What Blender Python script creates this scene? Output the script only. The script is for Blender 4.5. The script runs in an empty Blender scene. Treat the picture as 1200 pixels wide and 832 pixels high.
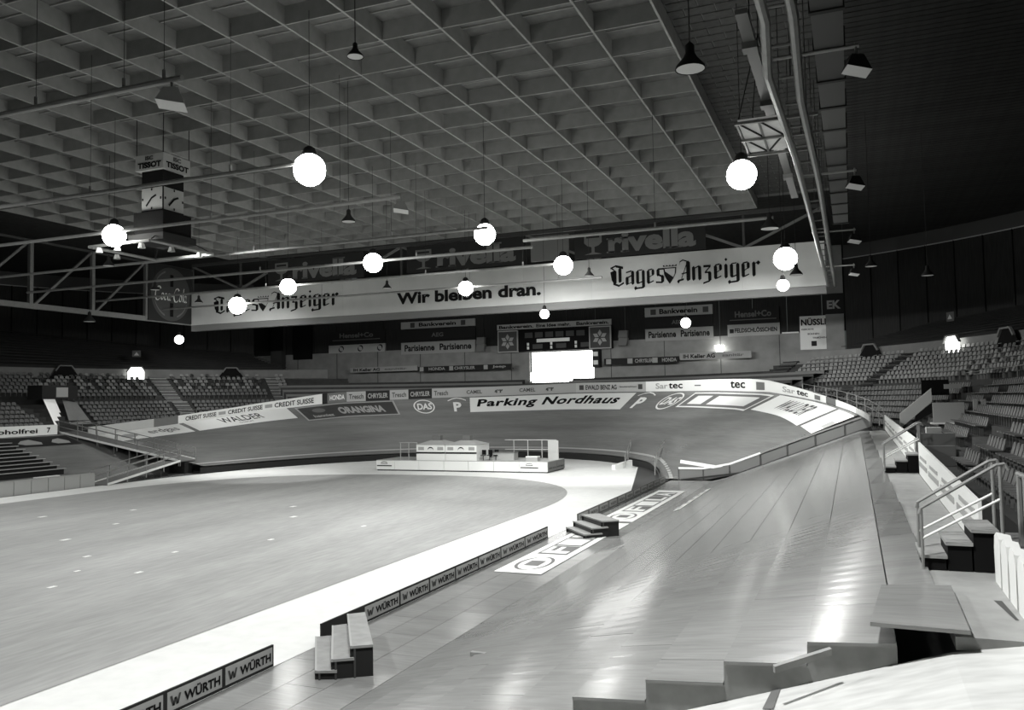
import bpy, math, random
from mathutils import Vector, Matrix
random.seed(7)
SC = bpy.context.scene
C = SC.collection
PI = math.pi
sin, cos = math.sin, math.cos
# ------------------------------------------------------------------ camera, light, exposure
H = 6.4
cam = bpy.data.cameras.new('camera'); cam.sensor_width = 36; cam.lens = 36 * 986 / 1200
cam.clip_end = 400; cam.clip_start = 0.1
co = bpy.data.objects.new('camera', cam); C.objects.link(co)
vy = Vector((399 / 986, 47 / 986, 1)).normalized()
vx = -Vector((-2450 / 986, 96 / 986, 1)); vx = (vx - vx.dot(vy) * vy).normalized()
vz = vx.cross(vy)
co.matrix_world = Matrix(((vx[0], -vx[1], -vx[2], 0), (vy[0], -vy[1], -vy[2], 0), (vz[0], -vz[1], -vz[2], H), (0, 0, 0, 1)))
SC.camera = co
w = bpy.data.worlds.new('world'); SC.world = w; w.use_nodes = True
w.node_tree.nodes['Background'].inputs[0].default_value = (.9, 1, .95, 1)
w.node_tree.nodes['Background'].inputs[1].default_value = 0.05
SC.view_settings.view_transform = 'Standard'; SC.view_settings.look = 'None'
SC.view_settings.exposure = 0.15; SC.view_settings.gamma = 1
SC.cycles.max_bounces = 5; SC.cycles.diffuse_bounces = 3; SC.cycles.glossy_bounces = 2
SC.cycles.use_denoising = True
def spot(x, y, z, e, tx, ty, size=150, r=.5, blend=.6):
    l = bpy.data.lights.new('lamp_or_fill', 'SPOT'); l.energy = e; l.spot_size = math.radians(size); l.spot_blend = blend
    l.shadow_soft_size = r
    o = bpy.data.objects.new('lamp_or_fill', l); C.objects.link(o); o.location = (x, y, z)
    o.rotation_euler = (Vector((tx, ty, 0)) - Vector((x, y, z))).to_track_quat('-Z', 'Y').to_euler()
    return o
# hanging floodlights, plus spots added to brighten the bend and far wall (x, y, z, power, aim)
SPOTS = [(-20.4, 28.6, 15.2, 25000, -14, 28), (-19.3, 44, 15.2, 30000, -14, 48), (-18.8, 56.7, 15.2, 36000, -21, 80),
         (-4.1, 37.1, 15.2, 26000, -8, 36), (-4, 61.3, 15.2, 62000, -9, 78), (-30, 49.5, 15.2, 19000, -32, 52),
         (-37.7, 34.9, 15.2, 24000, -42, 36), (-30.1, 64.4, 15.2, 13000, -34, 74), (-42.3, 56.4, 15.2, 20000, -48, 62),
         (-54.4, 64.7, 15.2, 32000, -64, 74), (-4, 10, 15.2, 33000, -4, 12), (-19, 10, 15.2, 24000, -16, 14), (-42, 16, 15.2, 30000, -44, 26), (-60, 40, 15.2, 17000, -60, 44),
         (-24.9, 69.6, 13.3, 6000, -26, 100), (-15, 83.2, 12.9, 6000, -12, 104), (-4.2, 61, 13.4, 5000, 2, 80), (-70.6, 74.2, 13.2, 5000, -68, 100), (-46, 84, 14, 5000, -50, 104), (-40.3, 36, 15.2, 110000, -6, 80), (-60, 50, 15.2, 20000, -56, 86)]  # the strong narrow beam on the bend and a lampless far-wall spot are added
for s in SPOTS: spot(s[0], s[1], s[2], s[3] * .27, s[4], s[5], size=50 if s[3] in (110000, 20000) else 104 if s[3] in (62000, 36000) else 150)
# ------------------------------------------------------------------ materials
MATS = {}
def mat(name, col, rough=.6, spec=.4, metal=0, noise=0, scale=3, stretch=(1, 1, 1), bump=0, emit=0, noise2=0, scale2=.3):
    if name in MATS: return MATS[name]
    m = bpy.data.materials.new(name); m.use_nodes = True; nt = m.node_tree; N = nt.nodes; L = nt.links
    b = N['Principled BSDF']
    c = (col * .985, col, col * .965) if not isinstance(col, tuple) else col
    b.inputs['Base Color'].default_value = (*c, 1); b.inputs['Roughness'].default_value = rough
    b.inputs['Specular IOR Level'].default_value = spec; b.inputs['Metallic'].default_value = metal
    if emit:
        b.inputs['Emission Color'].default_value = (1, 1, .97, 1); b.inputs['Emission Strength'].default_value = emit
    if noise or bump or noise2:
        tc = N.new('ShaderNodeTexCoord'); mp = N.new('ShaderNodeMapping'); L.new(tc.outputs['Object'], mp.inputs['Vector'])
        mp.inputs['Scale'].default_value = stretch
        nz = N.new('ShaderNodeTexNoise'); nz.inputs['Scale'].default_value = scale; nz.inputs['Detail'].default_value = 6
        L.new(mp.outputs[0], nz.inputs['Vector'])
        mr = N.new('ShaderNodeMapRange'); mr.inputs['From Min'].default_value = .3; mr.inputs['From Max'].default_value = .7
        mr.inputs['To Min'].default_value = 1 - noise; mr.inputs['To Max'].default_value = 1 + noise
        L.new(nz.outputs[0], mr.inputs['Value']); val = mr.outputs[0]
        if noise2:
            n2 = N.new('ShaderNodeTexNoise'); n2.inputs['Scale'].default_value = scale2; n2.inputs['Detail'].default_value = 3
            L.new(mp.outputs[0], n2.inputs['Vector'])
            m2 = N.new('ShaderNodeMapRange'); m2.inputs['From Min'].default_value = .3; m2.inputs['From Max'].default_value = .7
            m2.inputs['To Min'].default_value = 1 - noise2; m2.inputs['To Max'].default_value = 1 + noise2
            L.new(n2.outputs[0], m2.inputs['Value'])
            mu = N.new('ShaderNodeMath'); mu.operation = 'MULTIPLY'; L.new(val, mu.inputs[0]); L.new(m2.outputs[0], mu.inputs[1]); val = mu.outputs[0]
        oi = N.new('ShaderNodeObjectInfo'); m3 = N.new('ShaderNodeMapRange')
        m3.inputs['To Min'].default_value = 1 - noise * .5; m3.inputs['To Max'].default_value = 1 + noise * .5
        L.new(oi.outputs['Random'], m3.inputs['Value'])
        mu = N.new('ShaderNodeMath'); mu.operation = 'MULTIPLY'; L.new(val, mu.inputs[0]); L.new(m3.outputs[0], mu.inputs[1])
        mx = N.new('ShaderNodeVectorMath'); mx.operation = 'SCALE'; mx.inputs[0].default_value = c
        L.new(mu.outputs[0], mx.inputs['Scale']); L.new(mx.outputs[0], b.inputs['Base Color'])
        if bump:
            bp = N.new('ShaderNodeBump'); bp.inputs['Strength'].default_value = bump; bp.inputs['Distance'].default_value = .02
            L.new(nz.outputs[0], bp.inputs['Height']); L.new(bp.outputs[0], b.inputs['Normal'])
    MATS[name] = m; return m
INFIELD = mat('infield_grey', .285, .62, .3, noise=.12, scale=5, stretch=(1, .15, 1), noise2=.12, scale2=.35)
WHITEF = mat('pale_floor', .66, .6, .3, noise=.05, scale=2, noise2=.05)
DECK = mat('deck_plywood', .235, .2, .6, noise=.10, scale=3, stretch=(.5, 4, 1), noise2=.10, scale2=.35, bump=.03)
BANK = mat('bank_timber', .165, .22, .6, noise=.08, scale=1.5, stretch=(.4, .4, 8), noise2=.15, scale2=.2)
BANKL = mat('bank_timber_glare', .21, .35, .5, noise=.15, scale=2.5, stretch=(1, 1, 8), noise2=.15, scale2=.2)  # paler copy of the bend timber for lamp reflections, unused
WALKM = mat('walkway_plywood', .27, .6, .3, noise=.1, scale=3, noise2=.1, scale2=.6)
NEWPLY = mat('new_plywood', .50, .6, .3, noise=.1, scale=2, stretch=(1, 3, 1), noise2=.12, scale2=.5)
PLY = mat('side_plywood', .26, .6, .3, noise=.15, scale=3)
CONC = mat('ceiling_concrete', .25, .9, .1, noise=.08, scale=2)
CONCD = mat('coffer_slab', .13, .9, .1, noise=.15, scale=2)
TILE = mat('ceiling_tile', .055, .9, .1, noise=.2, scale=4)
TILEJ = mat('tile_joint', .13, .9, .1)
SLAT = mat('dark_slat', .032, .9, .1, noise=.2, scale=2)
SLATJ = mat('slat_gap', .10, .9, .1)
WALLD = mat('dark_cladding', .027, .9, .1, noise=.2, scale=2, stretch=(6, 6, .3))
WALLL = mat('pale_concrete', .24, .8, .2, noise=.12, scale=.8)
BAND = mat('stand_parapet', .16, .8, .2, noise=.12, scale=.8)
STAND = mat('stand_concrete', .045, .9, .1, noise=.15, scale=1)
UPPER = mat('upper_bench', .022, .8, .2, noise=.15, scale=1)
SEATM = mat('seat_shell', .085, .45, .5, noise=.25, scale=2)
SEATL = mat('seat_shell_pale', .22, .45, .5, noise=.3, scale=2)
BLACK = mat('black_paint', .005, .85, .15)
DARK = mat('dark_paint', .02, .75, .2)
DGREY = mat('dark_grey_paint', .05, .6, .3)
GREY = mat('grey_paint', .13, .6, .3)
PGREY = mat('pale_grey_paint', .32, .55, .3)
WHITE = mat('white_paint', .72, .5, .4)
OFFW = mat('banner_cloth', .40, .8, .2, noise=.05, scale=.6)
STEEL = mat('galvanised_steel', .24, .4, .5, metal=.3, noise=.1, scale=4)
STEELD = mat('dull_steel', .16, .5, .5, metal=.2, noise=.1, scale=4)
LENS = mat('lamp_lens', .8, .4, .4, emit=32)
LENS2 = mat('small_lamp_lens', .8, .4, .4, emit=9)
LENSD = mat('faint_glow_lens', .4, .4, .5, emit=.06)  # lens of lamps that are off, with a faint glow put in
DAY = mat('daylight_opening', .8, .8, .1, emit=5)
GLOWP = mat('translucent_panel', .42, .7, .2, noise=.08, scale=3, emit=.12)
# ------------------------------------------------------------------ mesh helpers
class MB:
    def __init__(s): s.v = []; s.f = []
    def add(s, v, f):
        n = len(s.v); s.v += [tuple(p) for p in v]; s.f += [tuple(i + n for i in q) for q in f]; return s
    def box(s, x0, x1, y0, y1, z0, z1):
        return s.add([(x0, y0, z0), (x1, y0, z0), (x1, y1, z0), (x0, y1, z0), (x0, y0, z1), (x1, y0, z1), (x1, y1, z1), (x0, y1, z1)],
                     [(3, 2, 1, 0), (4, 5, 6, 7), (0, 1, 5, 4), (1, 2, 6, 5), (2, 3, 7, 6), (3, 0, 4, 7)])
    def hexa(s, b, t):      # bottom 4 points, top 4 points
        return s.add(list(b) + list(t), [(3, 2, 1, 0), (4, 5, 6, 7), (0, 1, 5, 4), (1, 2, 6, 5), (2, 3, 7, 6), (3, 0, 4, 7)])
    def beam(s, p, q, w, h=None):
        h = h or w; p = Vector(p); q = Vector(q); d = (q - p).normalized()
        up = Vector((0, 0, 1)) if abs(d.z) < .95 else Vector((0, 1, 0))
        a = d.cross(up).normalized() * w / 2; b = a.cross(d).normalized() * h / 2
        return s.hexa([p - a - b, p + a - b, p + a + b, p - a + b], [q - a - b, q + a - b, q + a + b, q - a + b])
    def tube(s, p, q, r, n=8, r2=None):
        r2 = r if r2 is None else r2
        p = Vector(p); q = Vector(q); d = (q - p).normalized()
        up = Vector((0, 0, 1)) if abs(d.z) < .95 else Vector((0, 1, 0))
        a = d.cross(up).normalized(); b = a.cross(d).normalized()
        A = [p + a * r * cos(t) + b * r * sin(t) for t in [2 * PI * i / n for i in range(n)]]
        B = [q + a * r2 * cos(t) + b * r2 * sin(t) for t in [2 * PI * i / n for i in range(n)]]
        return s.add(A + B, [(i, (i + 1) % n, n + (i + 1) % n, n + i) for i in range(n)] + [tuple(range(n - 1, -1, -1)), tuple(range(n, 2 * n))])
    def path(s, pts, r, n=8):
        for a, b in zip(pts, pts[1:]): s.tube(a, b, r, n)
        return s
    def lathe(s, c, prof, n=16):
        cx, cy, cz = c; V = []; F = []
        for r, z in prof:
            for i in range(n): V.append((cx + r * cos(2 * PI * i / n), cy + r * sin(2 * PI * i / n), cz + z))
        for k in range(len(prof) - 1):
            for i in range(n): F.append((k * n + i, k * n + (i + 1) % n, (k + 1) * n + (i + 1) % n, (k + 1) * n + i))
        return s.add(V, F)
    def grid(s, fn, nu, nv):
        V = [fn(i / nu, j / nv) for j in range(nv + 1) for i in range(nu + 1)]
        return s.add(V, [(j * (nu + 1) + i, j * (nu + 1) + i + 1, (j + 1) * (nu + 1) + i + 1, (j + 1) * (nu + 1) + i) for j in range(nv) for i in range(nu)])
    def mesh(s, name):
        me = bpy.data.meshes.new(name); me.from_pydata(s.v, [], s.f); me.update(); return me
    def build(s, name, m, parent=None, smooth=False):
        me = s.mesh(name); me.materials.append(m)
        if smooth: me.shade_smooth()
        return link(name, me, parent)
def link(name, me, parent=None, loc=None):
    o = bpy.data.objects.new(name, me); C.objects.link(o)
    if parent is not None:
        o.parent = parent; o.matrix_parent_inverse = Matrix.Translation(-Vector(parent.location)) if parent.location.length else Matrix()
    if loc is not None: o.location = loc
    return o
def thing(name, label, cat, loc=(0, 0, 0), group=None):
    o = bpy.data.objects.new(name, None); C.objects.link(o); o.location = loc; o.empty_display_size = .2
    return tag(o, label, cat, group)
def tag(o, label, cat, group=None):
    o['label'] = label; o['category'] = cat
    if group: o['group'] = group
    return o
def struct(o, label=None):
    o['kind'] = 'structure'
    if label: o['label'] = label
    return o
# ------------------------------------------------------------------ lettering
_tc = {}
def glyphs(txt, bold=0, shear=0, space=1):
    k = (txt, bold, shear, space)
    if k in _tc: return _tc[k]
    c = bpy.data.curves.new('t', 'FONT'); c.body = txt; c.offset = bold; c.shear = shear; c.space_character = space; c.resolution_u = 3
    o = bpy.data.objects.new('t', c); C.objects.link(o)
    dg = bpy.context.evaluated_depsgraph_get(); me = bpy.data.meshes.new_from_object(o.evaluated_get(dg))
    V = [(v.co.x, v.co.y) for v in me.vertices]; F = [tuple(p.vertices) for p in me.polygons]
    bpy.data.objects.remove(o); bpy.data.curves.remove(c); bpy.data.meshes.remove(me)
    x0 = min(v[0] for v in V); x1 = max(v[0] for v in V); y0 = min(v[1] for v in V); y1 = max(v[1] for v in V)
    V = [((x - x0) / (x1 - x0), (y - y0) / (y1 - y0)) for x, y in V]
    _tc[k] = (V, F); return _tc[k]
def lettering(parent, txt, m, fn, box, bold=.02, shear=0, space=1, name='lettering', rot=None):
    V, F = glyphs(txt, bold, shear, space) if isinstance(txt, str) else txt
    u0, u1, v0, v1 = box
    mb = MB(); mb.add([fn(u0 + (u1 - u0) * x, v0 + (v1 - v0) * y) for x, y in V], F)
    return mb.build(name, m, parent)
def plane_fn(O, U, V, lift=0):
    O = Vector(O); U = Vector(U); V = Vector(V); n = U.cross(V).normalized() * lift
    return lambda u, v: tuple(O + U * u + V * v + n)
def panel(mb, fn, box, nu=1, nv=1):
    u0, u1, v0, v1 = box
    return mb.grid(lambda a, b: fn(u0 + (u1 - u0) * a, v0 + (v1 - v0) * b), nu, nv)
def ribbon(polys, w, ang):   # sweep a slanted nib along polylines, returns 2-D verts and faces
    nx, ny = cos(ang) * w / 2, sin(ang) * w / 2; V = []; F = []
    for P in polys:
        for (x0, y0), (x1, y1) in zip(P, P[1:]):
            n = len(V); V += [(x0 - nx, y0 - ny), (x1 - nx, y1 - ny), (x1 + nx, y1 + ny), (x0 + nx, y0 + ny)]; F.append((n, n + 1, n + 2, n + 3))
    return V, F
def merge(parts):
    V = []; F = []
    for v, f, dx, dy, s in parts:
        n = len(V); V += [(x * s + dx, y * s + dy) for x, y in v]; F += [tuple(i + n for i in q) for q in f]
    return V, F
def norm2(V, F):
    x0 = min(v[0] for v in V); x1 = max(v[0] for v in V); y0 = min(v[1] for v in V); y1 = max(v[1] for v in V)
    return [((x - x0) / (x1 - x0), (y - y0) / (y1 - y0)) for x, y in V], F
def bl_stem(x, y0, y1, w=1.05): return [(x, y0 + .5), (x + .35, y0 - .15), (x + w, y0 + .4), (x + w, y1 - .5), (x + .6, y1 + .15), (x, y1 - .4)]
def bl_line(x0, y0, x1, y1, t=.28): return [(x0, y0 - t / 2), (x1, y1 - t / 2), (x1, y1 + t / 2), (x0, y0 + t / 2)]
def blackletter(word):
    G = {
     'a': ([bl_stem(0, 0, 3), bl_stem(2, 0, 5), bl_line(.6, 2.6, 2.4, 3.4, .5), bl_line(.2, 4.5, 2.2, 5, .5), bl_line(.5, .2, 2.2, .9)], 3.7),
     'g': ([bl_stem(0, .2, 4.9), bl_stem(2, -1.4, 5), bl_line(.6, .3, 2.2, .9, .5), bl_line(.6, 4.9, 2.2, 5.1, .4), bl_line(-.4, -1.5, 2.6, -1.2, .6), bl_stem(-.7, -2, -.7, .9)], 3.7),
     'e': ([bl_stem(0, 0, 4.8), bl_stem(1.7, 2.8, 5, .95), bl_line(.8, 2.2, 2.4, 3.3, .35), bl_line(.6, .1, 2.4, .9, .45), bl_line(.5, 4.8, 2, 5.1, .5)], 3.4),
     's': ([bl_stem(0, 2.4, 5), bl_stem(1.5, 0, 2.7), bl_line(.4, 3, 2.2, 2.1, .8), bl_line(.5, 4.9, 2.6, 4.9, .6), bl_line(-.3, .3, 2, .1, .6)], 3.5),
     'n': ([bl_stem(0, 0, 5), bl_stem(2, 0, 5), bl_line(.8, 4.2, 2.3, 5, .45)], 3.8),
     'z': ([bl_line(0, 4.7, 2.4, 4.7, .8), bl_line(.5, 2.6, 2.3, 4.6, .6), bl_stem(1.5, -.6, 2.8), bl_line(-.2, -1.2, 2, -.5, .6), bl_line(.4, 2.5, 2, 2.5, .5)], 3.4),
     'i': ([bl_stem(0, 0, 5), [(.1, 6.5), (.6, 5.9), (1.1, 6.5), (.6, 7.1)]], 1.8),
     'r': ([bl_stem(0, 0, 5), [(1.2, 4.6), (1.9, 3.8), (2.7, 4.6), (2, 5.4)], bl_line(.8, 4.3, 1.8, 4.9, .35)], 3.1),
     'T': ([bl_stem(1, .6, 5.6, 1.2), bl_line(.2, 6.6, 1.4, 5.7, .6), bl_line(.1, 6.4, 2, 7.2, .6), bl_line(2, 7.1, 4.6, 6.3, .9), bl_line(1, .8, 3, -.1, .8), bl_line(3, -.1, 4.8, .9, .7), bl_stem(2.9, 1, 6.3, 1.1), bl_line(.2, 6.5, .2, 5.6, .8),
            [(0, 5), (.5, 2), (1.2, .8), (1.5, 5.6)]], 5.4),
     'A': ([bl_stem(2.5, 0, 7, 1.3), bl_line(.8, .8, 2.8, 6.4, .7), bl_line(.9, 2.6, 3, 3, .45), bl_line(-.4, .2, 1.6, .7, .7), bl_line(.3, 6.8, 1.4, 7.5, .4), bl_line(1.4, 7.5, 2.8, 6.9, .4), bl_line(.2, 5.8, .4, 6.9, .4), bl_stem(-.6, -.6, .6, .8)], 4.4),
    }
    V = []; F = []; x = 0
    for ch in word:
        polys, adv = G[ch]
        for p in polys:
            n = len(V); V += [(x + a, b) for a, b in p]; F.append(tuple(range(n, n + len(p))))
        x += adv
    return V, F
# ------------------------------------------------------------------ plan of the hall
CX, CY = -35.6, 57.0
ZT = [(0, 4.0), (8, 4.5), (16, 5.1), (27, 5.9), (40, 6.8), (52, 7.07), (67, 7.17), (81, 7.26), (95, 7.1), (111, 6.9), (128, 6.6), (143, 5.6), (157, 4.4), (169, 3.6), (180, 3.3)]
def zt(a):
    for (a0, z0), (a1, z1) in zip(ZT, ZT[1:]):
        if a <= a1: return z0 + (z1 - z0) * (a - a0) / (a1 - a0)
    return ZT[-1][1]
def ell(a, ax, by): t = math.radians(a); return CX + ax * cos(t), CY + by * sin(t)
def bank(a, v, lift=0):
    vv = max(0, min(1.1, v)); a = max(a, math.degrees(math.asin(9.35 / (32 + 7 * vv)))); a = min(a, 180 - math.degrees(math.asin(6.5 / (32 + 7 * vv))))
    o = ell(a, 37, 39); i = ell(a, 22.2, 32); z1 = zt(a)
    p = Vector((i[0] + (o[0] - i[0]) * v, i[1] + (o[1] - i[1]) * v, .7 + (z1 - .7) * v))
    if a < 90:      # the bank flattens into the shallow straight
        wgt = max(0, min(1, (p.y - 66.3) / 9)); wgt = wgt * wgt * (3 - 2 * wgt)
        p.z = p.z * wgt + (1 - wgt) * (.08 + (z1 - .1) * max(0, (v - .22) / .78))
    if lift:
        d = Vector((o[0] - i[0], o[1] - i[1], z1 - .7)).normalized(); h = Vector((-d.x * d.z, -d.y * d.z, 1 - d.z * d.z)).normalized(); p += h * lift
    return tuple(p)
def deckz(x, y=30): return max(0.0, (.33 + .0007 * (y - 12)) * (x + 9.9))
def deckp(x, y, lift=0): return (x, y, deckz(x, y) + lift)
def lz(x): return max(0.0, .34 * (-61.3 - x))
# ------------------------------------------------------------------ floor
fl = MB().box(-95, 20, -12, 112, -.5, -.1).build('floor', GREY); struct(fl)
def infield_outline(n=40):
    P = [(-17.3, 2), (-17.3, 46)]
    for k in range(n + 1):
        t = PI * k / n; e = 2 / 2.5
        P.append((CX + 18.3 * math.copysign(abs(cos(t)) ** e, cos(t)), 46 + 20.3 * abs(sin(t)) ** e))
    P += [(-53.9, 46), (-53.9, 2)]
    return P
P = infield_outline()
inf = MB().add([(x, y, .012) for x, y in P], [tuple(range(len(P)))]).build('infield_floor', INFIELD)
struct(inf, 'grey infield floor with rounded far end')
apron = MB().add([(-13.4, 0, 0), (-13.4, 60, 0)] + [(*ell(a, 22.2, 32), 0) for a in range(5, 180, 5)] + [(-57.8, 60, 0), (-57.8, 0, 0)], [tuple(range(39))]).build('apron_floor', WHITEF)
struct(apron, 'bright white painted band around the infield')
sk = MB()
for a in range(17, 166, 4):
    p, q = ell(a, 22.25, 32.05), ell(a + 4, 22.25, 32.05)
    sk.add([(*p, 0), (*q, 0), (*q, .62), (*p, .62)], [(0, 1, 2, 3)])
struct(sk.build('baseboard_far', DARK))
# small scraps of tape on the infield
tp = MB()
for x, y, s in [(-33, 24, .25), (-31, 27, .2), (-28, 29, .18), (-36, 30, .3), (-26, 33, .2), (-40, 28, .2), (-30, 40, .3), (-33, 44, .3), (-27, 22, .2), (-38, 35, .22), (-29, 18, .4), (-26, 25, .2), (-24, 38, .2), (-42, 40, .25), (-35, 20, .2), (-45, 36, .3), (-31.5, 23, .15), (-28.6, 24.5, .15)]:
    tp.box(x, x + s, y, y + s * 1.6, .014, .02)
tag(tp.build('tape_scrap', WHITE), 'small pale tape scraps scattered over the grey infield', 'tape')['kind'] = 'stuff'
# ------------------------------------------------------------------ near deck: cross strips of plywood
deck = struct(MB().box(-13.4, -9.9, 8, 66, -.08, -.02).build('track_deck', DARK), 'straight wooden track deck sloping up to the stands')
SW = 1.06
edges = [.4 - SW * k for k in range(13, -1, -1)]
def near_end(k, n):   # each strip ends in a sawtooth in front of the camera
    return 11.6 + .03 * k
pl_i = 0
for k in range(13):
    x0, x1 = edges[k], edges[k + 1]
    if x0 < -9.9: y = 9.0
    else: y = 11.55
    L = 4.5; off = (k * 1.7) % L
    first = True
    while y < 66:
        y2 = min(66, y + (L - off if first else L)); 
        if 66 - y2 < 1.2: y2 = 66
        g = .008
        mb = MB()
        n = max(1, int((y2 - y) / (.55 if y < 27 and x0 > -9.95 else 2.5)))
        for q in range(n):
            a = y + (y2 - y) * q / n; b = y + (y2 - y) * (q + 1) / n
            def zz(xx, yy):
                z = deckz(xx, yy)
                if x0 > -9.95:      # terraced at the near end, blending to the smooth slope
                    t = max(0, min(1, (yy - 11.5) / 13)); zr = deckz(x1, yy); zl = zr - .07
                    zter = zr - .07 * (x1 - xx) / SW - .07
                    z = zter * (1 - t) + z * t
                return z
            X0, X1 = x0 + g, x1 - g
            A = a + (g if q == 0 else 0); B = b - (g if q == n - 1 else 0)
            T = [(X0, A, zz(X0, a)), (X1, A, zz(X1, a)), (X1, B, zz(X1, b)), (X0, B, zz(X0, b))]
            mb.hexa([(p[0], p[1], p[2] - .04) for p in T], T)
        mb.build('plank', DECK, deck)
        y = y2; first = False
# extra darker strip along the top and the loose platform sheet at its near end
y = 13.9
while y < 66:
    y2 = min(66, y + 5.2)
    T = [deckp(.41, y + .01, .01), (1.05, y + .01, 3.52), (1.05, y2 - .01, 3.55 + .005 * (y2 - 14)), deckp(.41, y2 - .01, .01)]
    MB().hexa([(p[0], p[1], p[2] - .05) for p in T], T).build('plank', DECK, deck)
    y = y2
# plywood fascia under the saw-tooth ends
fa = MB()
for k in range(13):
    x0, x1 = edges[k], edges[k + 1]
    if x1 < -8: continue
    zb = deckz(x0, 11.55) - .22; z0 = deckz(x1, 11.55) - .14 - .045; z1 = deckz(x1, 11.55) - .07 - .045
    fa.hexa([(x0, 11.6, zb - .1), (x1, 11.6, zb - .1 + .33), (x1, 11.66, zb - .1 + .33), (x0, 11.66, zb - .1)], [(x0, 11.6, z0), (x1, 11.6, z1), (x1, 11.66, z1), (x0, 11.66, z0)])
fa.build('fascia_board', PLY, deck)
sheet = MB().hexa([(.1, 11.5, 3.53), (1.2, 11.45, 3.53), (1.24, 14.0, 3.54), (.3, 14.0, 3.5)], [(.1, 11.5, 3.58), (1.2, 11.45, 3.58), (1.24, 14.0, 3.59), (.3, 14.0, 3.54)]).build('plywood_sheet', DECK)
tag(sheet, 'loose dark plywood sheet overhanging the near end of the deck', 'plywood sheet')
# pale new plywood surface in front of the camera and the walkway along the wall
def newz(x, y): return max(0, .33 * (x + 9.9)) - .33
nb = MB(); YS = [-4, 0, 4, 8, 11.6]
V = []
nbx = [-9, -6, -4, -2, 0, 1, 2.05]
for y in YS:
    for x in nbx: V.append((x, y, min(3.46, newz(x, y) + max(0, (8 - y)) * -.02)))
F = [(j * 7 + i, j * 7 + i + 1, (j + 1) * 7 + i + 1, (j + 1) * 7 + i) for j in range(4) for i in range(6)]
nb.add(V, F)
nbo = struct(nb.build('near_bend_surface', NEWPLY), 'pale new plywood surface of the near bend')
wk = MB()
wk.hexa([(1.05, 11.6, 3.3), (2.05, 11.6, 3.3), (2.05, 66, 3.5), (1.05, 66, 3.5)], [(1.05, 11.6, 3.46), (2.05, 11.6, 3.46), (2.05, 66, 3.85), (1.05, 66, 3.8)])
struct(wk.build('walkway', WALKM), 'pale plywood walkway between deck and wall')
# scratches / patch boards lying on it
tag(MB().hexa([(-1.0, 10.9, 3.02), (-.35, 11.25, 3.2), (-.38, 11.33, 3.2), (-1.03, 10.98, 3.02)], [(-1.0, 10.9, 3.1), (-.35, 11.25, 3.28), (-.38, 11.33, 3.28), (-1.03, 10.98, 3.1)]).build('batten', PLY), 'short plywood batten lying against the front fascia', 'batten')
tag(MB().add([(-1.17, 10.94, 2.562), (-1.03, 10.85, 2.612), (-0.98, 12.23, 2.622), (-1.07, 12.22, 2.592)], [(0, 1, 2, 3)]).build('floor_tape', GREY), 'strip of grey tape stuck on the pale plywood', 'tape')
tag(MB().box(-8.2, -7.6, 17.5, 17.62, deckz(-7.9, 17) + .0, deckz(-7.9, 17) + .1).build('wooden_wedge', PLY), 'small wooden wedge lying on the near deck', 'wedge')
# ------------------------------------------------------------------ adverts painted on the deck
def strip_ad(y0, y1, x0, x1, label):
    o = MB(); panel(o, lambda u, v: deckp(u, v, .022), (x0, x1, y0, y1), 2, 6)
    r = o.build('floor_advert', WHITE); tag(r, label, 'floor advert'); return r
def fuji(y0, y1, label):
    r = strip_ad(y0, y1, -12.75, -10.85, label)
    n = (y1 - y0 - 4.5) / 4 * .93
    for k, ch in enumerate('FILA'):
        a = y0 + 3.9 + k * n * 1.02
        m = MB(); panel(m, lambda u, v: deckp(u, v, .03), (-12.45, -11.15, a, a + n * .97)); m.build('letter_field', GREY, r)
        lettering(r, ch, WHITE, lambda u, v: deckp(-11.25 - v * 1.1, a + n * .1 + u * n * .76, .037), (0, 1, 0, 1), bold=.03, name='letter')
    ring = [(-11.8 + .62 * cos(t), y0 + 1.9 + 1.3 * sin(t)) for t in [2 * PI * i / 24 for i in range(25)]]
    V, F = ribbon([ring], .14, 0.6)
    MB().add([deckp(x, y, .03) for x, y in V], F).build('emblem_ring', GREY, r)
    m = MB(); panel(m, lambda u, v: deckp(u, v, .03), (-12.1, -11.5, y0 + 1.4, y0 + 2.4)); m.build('emblem_centre', GREY, r)
fuji(29.4, 42.6, 'white floor advert with letter boxes, nearer, partly under the steps')
fuji(43.2, 58.5, 'white floor advert with letter boxes beyond the second steps')
r = strip_ad(46.5, 57.5, -9.95, -8.95, 'narrow white floor advert beside the farther letter boxes')
for k in range(5):
    m = MB(); panel(m, lambda u, v: deckp(u, v, .03), (-9.8, -9.1, 47.3 + k * 2, 48.3 + k * 2)); m.build('grey_stripe', PGREY, r)
# ------------------------------------------------------------------ advertising boards along the inner edge of the deck
def low_board(y0, y1, label, blank=False, flip=False):
    t = thing('advertising_board', label, 'advertising board', (-13.4, (y0 + y1) / 2, 0), 'low white boards along the track edge')
    MB().box(-13.47, -13.42, y0, y1, 0, .52).build('frame', DARK, t)
    if blank: return t
    MB().box(-13.42, -13.41, y0 + .06, y1 - .06, .07, .47).build('face', PGREY if not blank else GREY, t)
    fn = lambda u, v: (-13.40, y0 + u, v)
    Lb = y1 - y0
    lettering(t, 'WÜRTH', BLACK, fn, (Lb * .30, Lb * .93, .15, .40), bold=.035)
    V, F = ribbon([[(.05, .9), (.3, .1), (.5, .7), (.7, .1), (.95, .9)], [(0, .6), (1, .6)]], .22, 0)
    lettering(t, (V, F), DGREY, fn, (Lb * .08, Lb * .24, .14, .40), name='emblem')
    return t
ys = [13.75, 15.5, 17.28]
low_board(ys[0] - 1.8, ys[0], 'low white board at the bottom edge of the picture, mostly cut off')
low_board(ys[0], ys[1], 'low white board second from the gap at the near steps')
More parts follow.
